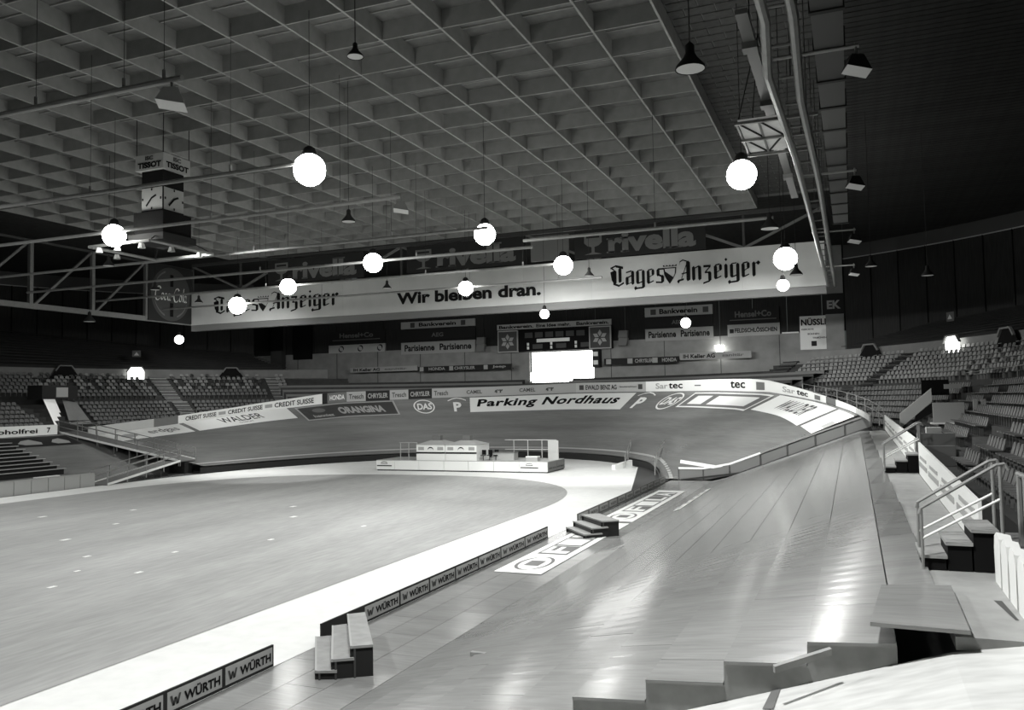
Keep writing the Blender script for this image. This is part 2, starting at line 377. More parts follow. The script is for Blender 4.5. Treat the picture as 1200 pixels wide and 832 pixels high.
low_board(ys[1], ys[2], 'low white board ending at the gap before the near steps')
bb = [21.5, 23.5, 25.5, 27.5, 29.5, 31.6, 35.0 - .1, 37.5]
bb = [21.4, 23.5, 25.5, 27.5, 29.5, 31.7, 34.4, 37.4]
ords = ['first white board beyond the near steps', 'second white board beyond the near steps', 'third white board beyond the near steps', 'fourth white board beyond the near steps', 'fifth white board beyond the near steps, smudged face', 'sixth white board, just before the last before the gap', 'last white board before the far steps']
for k in range(7): low_board(bb[k], bb[k + 1], ords[k])
t = low_board(19.3, 21.4, 'dark unprinted board end behind the near steps', blank=True)
ORD = ['first', 'second', 'third', 'fourth', 'fifth', 'sixth', 'seventh', 'eighth', 'ninth', 'tenth', 'eleventh', 'twelfth']
y = 42.0; k = 0
while y < 64:
    t = thing('advertising_board', 'low grey panelled board, %s beyond the far steps' % ORD[k], 'advertising board', (-13.4, y, 0), 'low boards beyond the far steps')
    MB().box(-13.47, -13.42, y, y + 1.95, 0, .5).build('frame', GREY, t)
    MB().box(-13.42, -13.41, y + .15, y + 1.75, .1, .44).build('face', PGREY, t)
    lettering(t, 'WÜRTH', DGREY, lambda u, v: (-13.40, y + u, v), (.35, 1.6, .17, .36), bold=.03)
    y += 2.0; k += 1
# ------------------------------------------------------------------ wooden steps on the deck
def steps(label, quads, zs, base, legs):
    t = thing('wooden_steps', label, 'steps', (quads[0][0][0], quads[0][0][1], 0))
    for q, z in zip(quads, zs):
        MB().hexa([(x, y, z - .06) for x, y in q], [(x, y, z) for x, y in q]).build('tread', PLY, t)
        a, b, c, d = q
        MB().hexa([(a[0], a[1], z - .06), (a[0] + .04, a[1] + .02, z - .06), (d[0] + .04, d[1] + .02, z - .06), (d[0], d[1], z - .06)], [(a[0], a[1], z + .01), (a[0] + .04, a[1] + .02, z + .01), (d[0] + .04, d[1] + .02, z + .01), (d[0], d[1], z + .01)]).build('nosing', PGREY, t)
    for q, z in zip(quads, zs):
        a, b, c, d = [Vector((p[0], p[1], 0)) for p in q]
        for (s, e) in ((a, b), (d, c)):
            n = (c - b).normalized() * (.06 if s is a else -.06)
            MB().hexa([s + n, e + n, e + n * 2, s + n * 2], [(p.x, p.y, z - .06) for p in (s + n, e + n, e + n * 2, s + n * 2)]).build('side_panel', DARK, t)
        n = (b - a).normalized() * .08
        MB().hexa([a + n, a + n * 1.6, d + n * 1.6, d + n], [(p.x, p.y, z - .06) for p in (a + n, a + n * 1.6, d + n * 1.6, d + n)]).build('riser', DGREY, t)
    return t
steps('wooden three-tread steps on the deck beside the nearest board gap',
      [[(-11.81, 16.71), (-11.33, 16.9), (-13.1, 19.42), (-13.51, 19.13)], [(-11.46, 16.85), (-11.02, 17.15), (-12.86, 19.72), (-13.16, 19.4)], [(-11.1, 17.1), (-10.66, 17.4), (-12.5, 20.0), (-12.85, 19.65)]], (.22, .47, .74), 0, 0)
steps('wooden three-tread steps standing on the white floor advert farther along',
      [[(-11.67, 37.4), (-10.95, 38.0), (-12.5, 40.0), (-13.2, 39.35)], [(-11.4, 37.7), (-10.75, 38.3), (-12.3, 40.3), (-12.95, 39.7)], [(-11.05, 38.2), (-10.35, 38.75), (-11.95, 40.8), (-12.63, 40.1)]], (.22, .47, .74), 0, 0)
# ------------------------------------------------------------------ far banked bend
bk = MB(); panel(bk, lambda u, v: bank(u, v), (4, 171, 0, 1), 120, 6)
bend = struct(bk.build('banked_track', BANK, smooth=True), 'steep banked timber bend at the far end')
ln = MB(); panel(ln, lambda u, v: bank(u, v, .03), (4, 171, .055, .075), 120, 1); ln.build('painted_line', PGREY, bend)
ln = MB(); panel(ln, lambda u, v: bank(u, v, .03), (4, 171, .0, .02), 120, 1); ln.build('painted_line', GREY, bend)
def bank_ad(a0, a1, v0, v1, m, label=None, lift=.035, name='painted_advert', parent=None, nu=None):
    mb = MB(); panel(mb, lambda u, v: bank(u, v, lift), (a0, a1, v0, v1), nu or max(2, int(abs(a1 - a0) / 1.5)), 2)
    o = mb.build(name, m, parent)
    if label: tag(o, label, 'track advert')
    return o
def bank_text(p, s, m, a0, a1, v0, v1, lift=.05, **k): return lettering(p, s, m, lambda u, v: bank(u, v, lift), (a0, a1, v0, v1), **k)
o = bank_ad(103.2, 69.2, .70, .98, WHITE, 'long white advert with bold black parking slogan on the bend')
bank_text(o, 'Parking Nordhaus', BLACK, 101.8, 71.5, .755, .94, bold=.035, shear=.12, space=1.1)
for a0, a1, l in ((107.6, 104.0, 'left'), (68.2, 64.4, 'right')):
    o = bank_ad(a0 - .9, a1 + .9, .72, .88, BANK, 'white roofed parking letter painted %s of the long slogan' % l, lift=.03)
    bank_text(o, 'P', WHITE, a0 - 1.0, a1 + 1.0, .72, .90, bold=.04)
    V, F = ribbon([[(0, 0), (.25, .7), (.5, 1), (.75, .7), (1, 0)]], .3, PI / 2)
    lettering(o, (V, F), WHITE, lambda u, v: bank(u, v, .05), (a0, a1, .93, .98), name='roof_mark')
for a0, a1, l in ((114.6, 110.4, 'left of the parking slogan'), (61.8, 57.2, 'right of the parking slogan')):
    ring = [(.5 + .5 * cos(t), .5 + .5 * sin(t)) for t in [2 * PI * i / 28 for i in range(29)]]
    V = []; F = []
    for i in range(28):
        t0, t1 = 2 * PI * i / 28, 2 * PI * (i + 1) / 28; n = len(V)
        V += [(.5 + r * cos(t), .5 + r * sin(t)) for r, t in ((.44, t0), (.5, t0), (.5, t1), (.44, t1))]; F.append((n, n + 1, n + 2, n + 3))
    mb = MB().add([bank(a0 + (a1 - a0) * x, .70 + .27 * y, .05) for x, y in V], F)
    o = tag(mb.build('painted_roundel', WHITE), 'white ringed roundel with three letters, ' + l, 'track advert')
    bank_text(o, 'DAS', WHITE, a0 + (a1 - a0) * .15, a0 + (a1 - a0) * .88, .775, .90, bold=.03, shear=.2)
def frame_ad(a0, a1, v0, v1, m, label, back):
    o = bank_ad(a0, a1, v0, v1, m, label, lift=.03)
    mb = MB(); fn = lambda u, v: bank(u, v, .045); w = .018; wa = .35 * (1 if a1 > a0 else -1)
    panel(mb, fn, (a0, a1, v0, v0 + w), 12, 1); panel(mb, fn, (a0, a1, v1 - w, v1), 12, 1)
    panel(mb, fn, (a0, a0 + wa, v0, v1), 1, 1); panel(mb, fn, (a1 - wa, a1, v0, v1), 1, 1)
    mb.build('border', back, o); return o
o = frame_ad(136.2, 117.9, .70, .98, DGREY, 'dark framed drinks advert on the left of the bend', PGREY)
bank_text(o, 'ORANGINA', PGREY, 129.2, 120.4, .765, .90, bold=.05)
bank_text(o, 'henniez', PGREY, 134.4, 130.6, .745, .80, bold=.03)
mb = MB().add([bank(132.6 + 1.2 * cos(t), .88 + .045 * sin(t), .05) for t in [2 * PI * i / 12 for i in range(12)]], [tuple(range(12))]); mb.build('emblem', GREY, o)
o = bank_ad(155.2, 137.4, .78, 1.0, WHITE, 'white advert with dark surname lettering left of the framed one')
bank_text(o, 'WALDER', BLACK, 150.0, 142.6, .86, .97, bold=.01)
bank_text(o, 'RADSPORT', GREY, 147.5, 145.0, .815, .84, bold=.01)
o = bank_ad(170.6, 156.0, .78, 1.0, WHITE, 'white gas advert at the far left end of the bend')
bank_text(o, 'erdgas', GREY, 162.4, 157.4, .83, .95, bold=.01)
mb = MB().add([bank(165.8 + 1.3 * cos(t), .88 + .045 * sin(t), .05) for t in [2 * PI * i / 12 for i in range(12)]], [tuple(range(12))]); mb.build('emblem', PGREY, o)
o = frame_ad(56.2, 37.6, .74, .97, GREY, 'grey framed advert right of the bend roundel', WHITE)
bank_ad(49.6, 39.5, .79, .92, WHITE, parent=o, name='white_patch', lift=.045); bank_ad(54.5, 51, .79, .92, WHITE, parent=o, name='white_patch', lift=.045)
o = bank_ad(36.6, 20.6, .77, .985, WHITE, 'white advert with slanted dark letters on the right of the bend')
bank_text(o, 'WALDER', DGREY, 32.5, 24.2, .83, .95, bold=.02, shear=.1, space=1.25)
o = bank_ad(19.8, 4.5, .78, .985, WHITE, 'blank white painted field at the right end of the bend')
bank_ad(16, 9, .84, .90, PGREY, parent=o, name='faded_print', lift=.045)
# continuous advertising ring on the top edge of the bend
def bh(a):
    T = [(0, .45), (15, .4), (27, .6), (44, 1.25), (67, 1.14), (95, 1.15), (111, 1.2), (131, 1.25), (146, .9), (169, .95), (180, .95)]
    for (a0, z0), (a1, z1) in zip(T, T[1:]):
        if a <= a1: return z0 + (z1 - z0) * (a - a0) / (a1 - a0)
def ring_fn(lift=0):
    def fn(a, v):
        x, y = ell(a, 37.05 - lift, 39.05 - lift); return (x, y, zt(a) + .02 + (bh(a) - .02) * v)
    return fn
def ring_board(a0, a1, m, label, txt=None, tm=None, box=None, **k):
    t = thing('perimeter_board', label, 'advertising board', (*ell((a0 + a1) / 2, 37.05, 39.05), zt((a0 + a1) / 2)), 'boards along the top of the bend')
    n = max(2, int(abs(a1 - a0) / 1.5)); mb = MB()
    f0, f1 = ring_fn(0), ring_fn(-.1); da = .05
    for i in range(n):
        u, v = a0 - da + (a1 - a0 + 2 * da) * i / n, a0 - da + (a1 - a0 + 2 * da) * (i + 1) / n
        mb.hexa([f0(u, 0), f0(v, 0), f1(v, 0), f1(u, 0)], [f0(u, 1), f0(v, 1), f1(v, 1), f1(u, 1)])
    mb.build('panel', m, t)
    for s, mm, b in (txt or []): lettering(t, s, mm, ring_fn(.04), b, **k)
    return t
def patch(t, a0, a1, v0, v1, m, name='print'):
    mb = MB(); panel(mb, ring_fn(.035), (a0, a1, v0, v1), 3, 1); return mb.build(name, m, t)
ring_board(9, 11.5, PGREY, 'narrow pale board at the right tip of the bend rim')
ring_board(11.5, 15, OFFW, 'pale board second from the right tip of the rim')
ring_board(15, 22, WHITE, 'white plain board below the curved railing on the rim')
t = ring_board(22, 25, GREY, 'short grey board on the right rim')
t = ring_board(25, 40, WHITE, 'white rim board with three dark letters beside a grey square, right part', [('tec', BLACK, (33, 30, .25, .8)), ('Sar', PGREY, (36.6, 33.4, .25, .8))])
patch(t, 28.2, 26.6, .2, .8, GREY)
t = ring_board(40, 52, WHITE, 'white rim board with dark three letters at the rim corner', [('tec', BLACK, (49, 45.6, .25, .85))]); patch(t, 43, 41, .15, .8, GREY)
t = ring_board(52, 67.5, WHITE, 'white rim board with pale and dark letters left of the corner', [('Sar', PGREY, (65.4, 62.8, .25, .8)), ('tec', BLACK, (62.6, 59.6, .25, .8))]); patch(t, 57, 55.6, .45, .55, GREY)
t = ring_board(67.5, 82, OFFW, 'light grey rim board with a company name in dark capitals', [('EWALD BENZ AG', BLACK, (80, 73.6, .25, .75)), ('bauunternehmung', DGREY, (73, 69.4, .4, .62))]); patch(t, 81.3, 80.4, .25, .75, DGREY); patch(t, 69.1, 68.2, .25, .75, DGREY)
t = ring_board(82, 107, PGREY, 'grey rim board with two arched cigarette names and camels', [('CAMEL', DGREY, (103.8, 100.8, .3, .7)), ('CAMEL', DGREY, (93.4, 90.2, .3, .7))])
for a in (98.2, 88.0): 
    V, F = ribbon([[(0, .2), (.1, .7), (.35, .9), (.5, .6), (.7, .9), (.9, .5), (1, .9)], [(.2, .7), (.2, 0)], [(.75, .7), (.75, 0)]], .2, 0); lettering(t, (V, F), DGREY, ring_fn(.04), (a, a - 1.4, .3, .7), name='camel_mark')
segs = [(107, 111.5, GREY, 'Tresch', PGREY), (111.5, 117, DARK, 'CHRYSLER', WHITE), (117, 120.5, GREY, 'Tresch', PGREY), (120.5, 126, DARK, 'SANTRUSTIG', WHITE), (126, 129.5, PGREY, 'Tresch', DGREY)]
segs = [(107, 110.5, PGREY, 'Tresch', DGREY, 'grey rim board with script name nearest the camels'), (110.5, 115, DARK, 'CHRYSLER', PGREY, 'dark rim board, right of two, pale capitals'), (115, 118.5, PGREY, 'Tresch', DGREY, 'grey rim board between the two dark rim boards'), (118.5, 123, DARK, 'CHRYSLER', PGREY, 'dark rim board, left of two, pale capitals'), (123, 126.5, PGREY, 'Tresch', DGREY, 'grey rim board left of the dark ones'),
        (126.5, 130, GREY, 'HONDA', WHITE, 'mid grey rim board with pale capitals'), (130, 131, DARK, None, None, 'thin dark rim board at the kink')]
for a0, a1, m, s, tm, l in segs:
    ring_board(a0, a1, m, l, [(s, tm, (a1 - .4, a0 + .4, .25, .75))] if s else None)
t = ring_board(131, 156, WHITE, 'long white rim board repeating a bank name', [('CREDIT SUISSE', BLACK, (139.5, 132.5, .22, .75)), ('CREDIT SUISSE', BLACK, (147.6, 141.6, .22, .75)), ('CREDIT SUISSE', BLACK, (154.8, 149.6, .22, .75))])
patch(t, 141.2, 139.9, .3, .7, PGREY); patch(t, 149.2, 148, .3, .7, PGREY)
ring_board(156, 160, GREY, 'grey plain rim board left of the bank name')
ring_board(160, 170.5, OFFW, 'pale rim board at the left tip of the bend')
# hand rail above the right rim
def curved_rail(a0, a1, n, off, h, label, nm='guard_rail', zoff=0):
    t = thing(nm, label, 'railing', (*ell((a0 + a1) / 2, 37 + off, 39 + off), zt((a0 + a1) / 2)))
    for k in range(n + 1):
        a = a0 + (a1 - a0) * k / n; x, y = ell(a, 37 + off, 39 + off); z = zt(a) + zoff; MB().tube((x, y, z - .2), (x, y, z + h), .035, 6).build('post', STEEL, t)
    for hh in (h, h * .55):
        pts = [(*ell(a0 + (a1 - a0) * k / 24, 37 + off, 39 + off), zt(a0 + (a1 - a0) * k / 24) + zoff + hh) for k in range(25)]
        MB().path(pts, .03, 6).build('rail', STEELD, t)
    return t
curved_rail(5, 33, 9, .6, 1.15, 'curved steel railing behind the right end of the bend')
curved_rail(150, 171, 8, .6, 1.3, 'curved steel railing behind the left end of the bend')
# ------------------------------------------------------------------ end-of-deck guard rail (right) with panels
t = thing('guard_rail', 'pale top-railed barrier across the far end of the near deck', 'railing', (-6, 66.1, 2))
xs = [-12.8, -10.9, -8.9, -6.6, -4.65, -2.65, -.6, 1.2]
for k, x in enumerate(xs):
    MB().box(x - .04, x + .04, 66.06, 66.14, deckz(x, 66) - .02, deckz(x, 66) + .95).build('post', DGREY, t)
for a, b in zip(xs, xs[1:]):
    MB().beam((a, 66.1, deckz(a, 66) + .95), (b, 66.1, deckz(b, 66) + .95), .1, .13).build('top_rail', WHITE if b < -5 else STEEL, t)
    za, zb = deckz(a, 66), deckz(b, 66)
    MB().hexa([(a + .06, 66.1, za + .05), (b - .06, 66.1, zb + .05), (b - .06, 66.13, zb + .05), (a + .06, 66.13, za + .05)], [(a + .06, 66.1, za + .82), (b - .06, 66.1, zb + .82), (b - .06, 66.13, zb + .82), (a + .06, 66.13, za + .82)]).build('infill_panel', GREY, t)
MB().beam((-12.6, 66.0, .05), (-7.5, 66.0, .72), .08, .12).build('kick_board', DARK, t)
MB().beam((-7.5, 66.05, deckz(-7.5, 66) - .12), (1.2, 66.05, deckz(1.2, 66) - .12), .1, .3).build('kick_board', DARK, t)
# rubber-dark gangway beside the board row and its hand rails
gw = MB().add([(-13.6, 53.5, .02), (-13.6, 66, .02), (-16, 78, .06), (-19.2, 79.5, .06)], [(0, 1, 2, 3)]).build('floor_mat', DGREY)
tag(gw, 'dark grey mat running beside the low boards toward the bend', 'mat')
def rail(label, pts, h, posts, mid=True, r=.045, m=STEEL, grp=None, name='hand_rail'):
    t = thing(name, label, 'railing', pts[0], grp)
    for p in posts:
        MB().tube(p, (p[0], p[1], p[2] + h), r, 6).build('post', m, t)
    for hh in ((h, h * .5) if mid else (h,)):
        MB().path([(x, y, z + hh) for x, y, z in pts], r, 6).build('rail', m, t)
    return t
rail('steel hand rail right of the dark mat at the bend foot', [(-15.3, 69, .1), (-16.2, 74, .6), (-16.8, 80, 1.5)], 1.0, [(-15.3, 69, .1), (-16.2, 74, .6), (-16.8, 80, 1.5)])
rail('steel hand rail left of the dark mat at the bend foot', [(-19.6, 76, .1), (-20.2, 79.5, .5), (-20.8, 83, 1.2)], 1.1, [(-19.6, 76, .1), (-20.2, 79.5, .5), (-20.8, 83, 1.2)])
rail('low steel barrier between the two hand rails of the mat', [(-20.4, 84, .4), (-16.5, 82.5, .6), (-13.2, 80.5, .7)], 1.0, [(-20.4, 84, .4), (-16.5, 82.5, .6), (-13.2, 80.5, .7)])
tag(MB().hexa([(-20.6, 75, 0), (-20.3, 75, 0), (-19.3, 77.5, 0), (-19.6, 77.6, 0)], [(-20.6, 75, .4), (-20.3, 75, .4), (-19.3, 77.5, .7), (-19.6, 77.6, .7)]).build('barrier_block', WHITE), 'white wedge-shaped barrier left of the dark mat', 'barrier')
tag(MB().beam((-12.9, 67.6, 1.35), (-8.2, 66.6, .75), .18, .25).build('barrier_beam', WHITE), 'white beam slanting behind the far deck barrier', 'beam')
# ------------------------------------------------------------------ podium in the infield
t = thing('judges_podium', 'low white panelled podium on the far infield', 'podium', (-34, 72, 0))
xs = [-42.4, -40.4, -37.8, -35.2, -32.7, -30.2, -27.7, -25.05]
for a, b in zip(xs, xs[1:]): MB().box(a + .02, b - .02, 70, 70.08, .12, .95).build('front_panel', WHITE, t)
for k in range(2): MB().box(-25.05 - .05, -25.0, 70.05 + k * 2.3, 72.3 + k * 2.3, .12, .95).build('side_panel', GREY, t)
MB().box(-42.3, -25.1, 70.06, 74.6, 0, .12).build('plinth', DGREY, t)
MB().box(-42.4, -25.05, 70.05, 74.7, .9, 1.0).build('platform_top', PGREY, t)
for x0, x1 in ((-42.3, -40.7), (-27.6, -25.9)):
    MB().box(x0, x1, 69.985, 70, .42, .52).build('dark_stripe', DARK, t)
    V, F = ribbon([[(.5 + .5 * cos(a), .5 + .5 * sin(a)) for a in [PI * i / 8 for i in range(9)]], [(0, .5), (1, .5)]], .15, PI / 2)
    lettering(t, (V, F), DARK, lambda u, v: ((x0 + x1) / 2 - .35 + .7 * u, 69.97, .5 + v * .35), (0, 1, 0, 1), name='emblem')
for k in range(4): MB().box(-24.99, -24.97, 70.2 + k * 1.1, 71.0 + k * 1.1, .35, .45).build('side_print', DGREY, t)
def booth(x0, x1, y0, y1, label):
    b = thing('white_booth', label, 'booth', ((x0 + x1) / 2, (y0 + y1) / 2, 1.0))
    MB().box(x0, x1, y0, y1, 1.0, 2.45).build('body', WHITE, b)
    cx, cy = (x0 + x1) / 2, (y0 + y1) / 2
    MB().hexa([(x0 - .05, y0 - .05, 2.45), (x1 + .05, y0 - .05, 2.45), (x1 + .05, y1 + .05, 2.45), (x0 - .05, y1 + .05, 2.45)], [(cx - .6, cy - .4, 2.8), (cx + .6, cy - .4, 2.8), (cx + .6, cy + .4, 2.8), (cx - .6, cy + .4, 2.8)]).build('roof', PGREY, b)
    MB().box(cx - .4, cx + .4, cy - .3, cy + .3, 2.75, 3.25).build('vent_box', GREY, b)
    MB().box(x0 - .01, x1 + .01, y0 - .02, y0, 1.62, 1.78).build('dark_stripe', DARK, b)
    V, F = ribbon([[(.5 + .5 * cos(a), .5 + .5 * sin(a)) for a in [PI * i / 8 for i in range(9)]]], .2, PI / 2)
    lettering(b, (V, F), DARK, lambda u, v: (cx - .3 + .6 * u, y0 - .03, 1.7 + v * .5), (0, 1, 0, 1), name='emblem')
    for x in (x0 + .2, x1 - .8): MB().box(x, x + .6, y0 - .015, y0, 1.95, 2.25).build('print', PGREY, b)
booth(-38.2, -35.2, 70.3, 73.2, 'white booth with hipped roof on the podium, left')
booth(-35.15, -32.0, 70.3, 73.2, 'white booth with hipped roof on the podium, right')
rail('open steel frame standing at the left end of the podium', [(-40.4, 71, 1.0), (-39.5, 71, 1), (-38.5, 71, 1)], 1.6, [(-40.3, 71, 1), (-39.4, 71, 1), (-38.5, 71, 1)], mid=False, m=PGREY, r=.05, name='steel_frame')
rail('long steel rail frame on the right half of the podium', [(-30.5, 73.5, 1.0), (-28, 73.5, 1), (-25.4, 73.5, 1)], 1.75, [(-29.6 + 1.4 * k, 73.5, 1) for k in range(4)], m=PGREY, r=.045, name='steel_frame')
tag(MB().box(-25.9, -24.9, 72.6, 72.7, 1.0, 2.75).add([(-25.9, 72.58, 1.7), (-24.9, 72.58, 1.7), (-24.9, 72.58, 1.78), (-25.9, 72.58, 1.78)], [(0, 1, 2, 3)]).build('display_panel', PGREY), 'pale upright panel at the right end of the podium', 'panel')
t = thing('equipment_case', 'pale low equipment box behind the booths on the podium', 'box', (-30, 72, 1)); MB().box(-31, -28.8, 71.5, 72.5, 1.0, 1.65).build('body', PGREY, t); MB().box(-31.05, -28.75, 71.45, 72.55, 1.65, 1.72).build('lid', GREY, t)
t = thing('equipment_case', 'small pale box near the right end of the podium', 'box', (-27, 71, 1)); MB().box(-27.3, -26.2, 70.6, 71.3, 1.0, 1.35).build('body', PGREY, t); MB().box(-27.32, -26.18, 70.58, 71.32, 1.35, 1.42).build('lid', WHITE, t)
for k in range(3):
    t = thing('office_chair', 'dark chair among the boxes on the podium, ' + ['leftmost', 'middle', 'rightmost'][k] + ' of three', 'chair', (-31.6 + k * .5, 70.9 + k * .3, 1), 'dark chairs on the podium')
    x, y = -31.6 + k * .5, 70.9 + k * .3; MB().box(x - .2, x + .2, y - .2, y + .2, 1.42, 1.48).build('seat', BLACK, t); MB().box(x - .2, x + .2, y + .18, y + .23, 1.5, 1.95).build('backrest', BLACK, t); MB().box(x - .03, x + .03, y - .03, y + .03, 1.0, 1.42).build('leg', DARK, t)
# ------------------------------------------------------------------ left straight: deck, benches, boards, ramps
ldk = MB(); panel(ldk, lambda u, v: (u, v, lz(u) + .0), (-57.9, -72.8, 20, 66), 8, 1)
ld = struct(ldk.build('left_track_deck', BANK), 'left straight track surface')
lw = struct(MB().box(-58.1, -58.0, 26, 51.5, 0, .06).build('left_track_wall', DARK), 'low panelled wall along the left straight')
y = 27.0
while y < 51:
    MB().box(-58.0, -57.94, y + .03, y + 1.42, .0, 1.05).build('panel', PGREY, lw); y += 1.45
MB().box(-58.05, -57.9, 27, 51.5, 1.05, 1.1).build('cap_rail', PGREY, lw)
for k in range(9):
    x = -63.4 - .8 * k; z = lz(x) + .1; ye = 53.4 - .03 * k
    t = thing('bench', 'long dark bench, %s' % ['lowest of the rows on the left straight', 'second row from the bottom', 'third row from the bottom', 'fourth row from the bottom', 'fifth row from the bottom', 'fourth row from the top', 'third row from the top', 'second row from the top', 'top row of the left straight'][k], 'bench', (x, 45, z), 'benches on the left straight')
    MB().box(x - .15, x + .15, 30, ye, z + .4, z + .46).build('seat', PGREY, t)
    MB().box(x - .1, x - .05, 30, ye - .1, z - .1, z + .4).build('support', DARK, t)
t = thing('bench', 'short pale bench standing before the lowest row', 'bench', (-62.2, 50.8, .3)); MB().box(-62.5, -62.1, 49.6, 51.8, .75, .82).build('seat', WHITE, t); MB().box(-62.4, -62.2, 49.9, 51.5, .2, .75).build('support', DARK, t)
m = MB(); panel(m, lambda u, v: (u, v, lz(u) + .03), (-62.6, -63.0, 30, 54.5), 1, 1); struct(m.build('trim_1', PGREY))
t = tag(MB().hexa([(-72.7, 40, 3.7), (-72.6, 40, 3.7), (-72.6, 60.2, 3.9), (-72.7, 60.2, 3.9)], [(-72.7, 40, 4.75), (-72.6, 40, 4.75), (-72.6, 60.2, 4.85), (-72.7, 60.2, 4.85)]).build('advertising_board', WHITE), 'long white beer board above the benches on the left', 'advertising board')
lettering(t, 'alkoholfrei', BLACK, lambda u, v: (-72.57, 50 + u, 4.05 + v), (2.4, 8.0, .05, .5), bold=.02)
lettering(t, '7', BLACK, lambda u, v: (-72.57, 50 + u, 4.05 + v), (9.0, 9.4, .05, .55), bold=.02); lettering(t, '7', BLACK, lambda u, v: (-72.57, 50 + u, 4.05 + v), (1.4, 1.8, .05, .55), bold=.02)
m = MB(); panel(m, lambda u, v: (u, v, lz(u) + .03), (-69.9, -72.3, 52, 60.8), 1, 1); o = tag(m.build('painted_advert', DARK), 'dark painted beer advert on the left straight slope', 'track advert')
for (y0, y1) in ((54.5, 57), (58, 60)):
    V, F = [(.0, .3), (.2, .0), (.9, .0), (1, .4), (.7, 1), (.3, .8)], [(0, 1, 2, 3, 4, 5)]
    lettering(o, (V, F), PGREY, lambda u, v: (-70.3 - v * 1.3, y0 + (y1 - y0) * u, lz(-70.3 - v * 1.3) + .05), (0, 1, 0, 1), name='emblem')
# ramp A across the end of the left straight, ramp B down into the infield
def ramp(label, p, q, wv, side_h, n, groups=None):
    p, q, wv = Vector(p), Vector(q), Vector(wv)
    t = thing('ramp', label, 'ramp', p)
    MB().hexa([p - Vector((0, 0, .12)), q - Vector((0, 0, .12)), q + wv - Vector((0, 0, .12)), p + wv - Vector((0, 0, .12))], [p, q, q + wv, p + wv]).build('deck', GREY, t)
    for s in (Vector((0, 0, 0)), wv):
        MB().beam(p + s, q + s, .08, .18).build('edge_beam', WHITE, t)
        for k in range(n + 1):
            a = p + s + (q - p) * k / n; MB().beam((a.x, a.y, a.z - .5), (a.x, a.y, a.z + side_h), .07).build('post', STEEL, t)
        for h in (side_h, side_h * .5): MB().beam(p + s + Vector((0, 0, h)), q + s + Vector((0, 0, h)), .07).build('rail', STEEL, t)
    return t
ramp('railed walkway climbing across the end of the left straight', (-59.2, 62.2, 1.3), (-73.3, 60.9, 4.1), (0, 2.2, 0), 1.1, 6)
ramp('railed ramp going down from the walkway to the infield', (-57.2, 52.2, .1), (-59.0, 62.2, 1.3), (-2.0, 0, 0), 1.1, 4)
MBp = MB()
for k in range(6):
    x = -61 - 2 * k; MBp.beam((x, 61.9, lz(x)), (x, 61.9, 1.2 + (-59.2 - x) * .2), .08)
tag(MBp.build('scaffold_prop', STEELD), 'steel props standing under the left walkway', 'prop')
MBb = MB(); MBb.box(-63, -59.2, 63, 64, 0, 1.1); tag(MBb.build('dark_crate', DARK), 'dark block under the end of the left walkway', 'crate')
pts = [(*ell(a, 21.9, 31.7), .62) for a in range(168, 95, -3)]
pass
# ------------------------------------------------------------------ right wall boards of the near straight
def wall_board(y0, y1, z0a, z0b, ha, hb, label):
    t = thing('wall_board', label, 'barrier', (2.08, (y0 + y1) / 2, z0a), 'white boards between walkway and stands')
    n = max(1, int((y1 - y0) / 3.5))
    for k in range(n):
        a, b = y0 + (y1 - y0) * k / n, y0 + (y1 - y0) * (k + 1) / n
        f = lambda y: z0a + (z0b - z0a) * (y - y0) / (y1 - y0)
        g = lambda y: ha + (hb - ha) * (y - y0) / (y1 - y0)
        MB().hexa([(2.06, a + .01, f(a)), (2.12, a + .01, f(a)), (2.12, b - .01, f(b)), (2.06, b - .01, f(b))], [(2.06, a + .01, g(a)), (2.12, a + .01, g(a)), (2.12, b - .01, g(b)), (2.06, b - .01, g(b))]).build('panel', WHITE, t)
        MB().box(2.04, 2.06, a + .3, b - .3, f(a) + .35, f(a) + .5).build('faded_print', PGREY, t)
        MB().box(2.04, 2.06, a + .5, b - .8, f(a) + .62, f(a) + .72).build('faded_print', PGREY, t)
    return t
wall_board(17.6, 32.6, 3.5, 3.62, 4.42, 4.72, 'white board wall between the two small stairs')
wall_board(34.6, 66, 3.6, 3.9, 4.78, 4.95, 'white board wall beyond the farther small stairs')
def shell_seat(x, y, z, label):
    t = thing('covered_seat', label, 'seat', (x, y, z), 'white covered seats by the near rail')
    prof = [(-.26, 0), (-.28, .55), (-.2, .74), (0, .82), (.2, .74), (.28, .55), (.26, 0)]
    V = [(x - .05, y + a, z + b) for a, b in prof] + [(x + .14, y + a * .9, z + b * .95) for a, b in prof]; n = 7
    MB().add(V, [tuple(range(n)), tuple(range(2 * n - 1, n - 1, -1))] + [(i, i + 1, n + i + 1, n + i) for i in range(6)]).build('backrest', WHITE, t, False)
    MB().hexa([(x - .03, y - .22, z - .08), (x + .05, y - .22, z - .08), (x + .05, y + .22, z - .08), (x - .03, y + .22, z - .08)], [(x - .03, y - .22, z + .05), (x + .05, y - .22, z + .05), (x + .05, y + .22, z + .05), (x - .03, y + .22, z + .05)]).build('base', PGREY, t)
nmz = ['farthest white covered seat beside the near stair post', 'second white covered seat from the stair post', 'third white covered seat from the stair post', 'fourth white covered seat, nearly out of frame', 'fifth white covered seat at the frame edge', 'sixth white covered seat below the frame edge']
for k in range(6): shell_seat(2.0, 14.75 - .66 * k, 3.46, nmz[k])
tag(MB().add([(1.72, 13.9, 3.475), (1.84, 13.8, 3.475), (1.88, 12.6, 3.475), (1.84, 12.6, 3.475)], [(0, 1, 2, 3)]).build('plywood_gap', DGREY), 'dark jagged gap in the pale plywood below the white covered seats', 'gap')
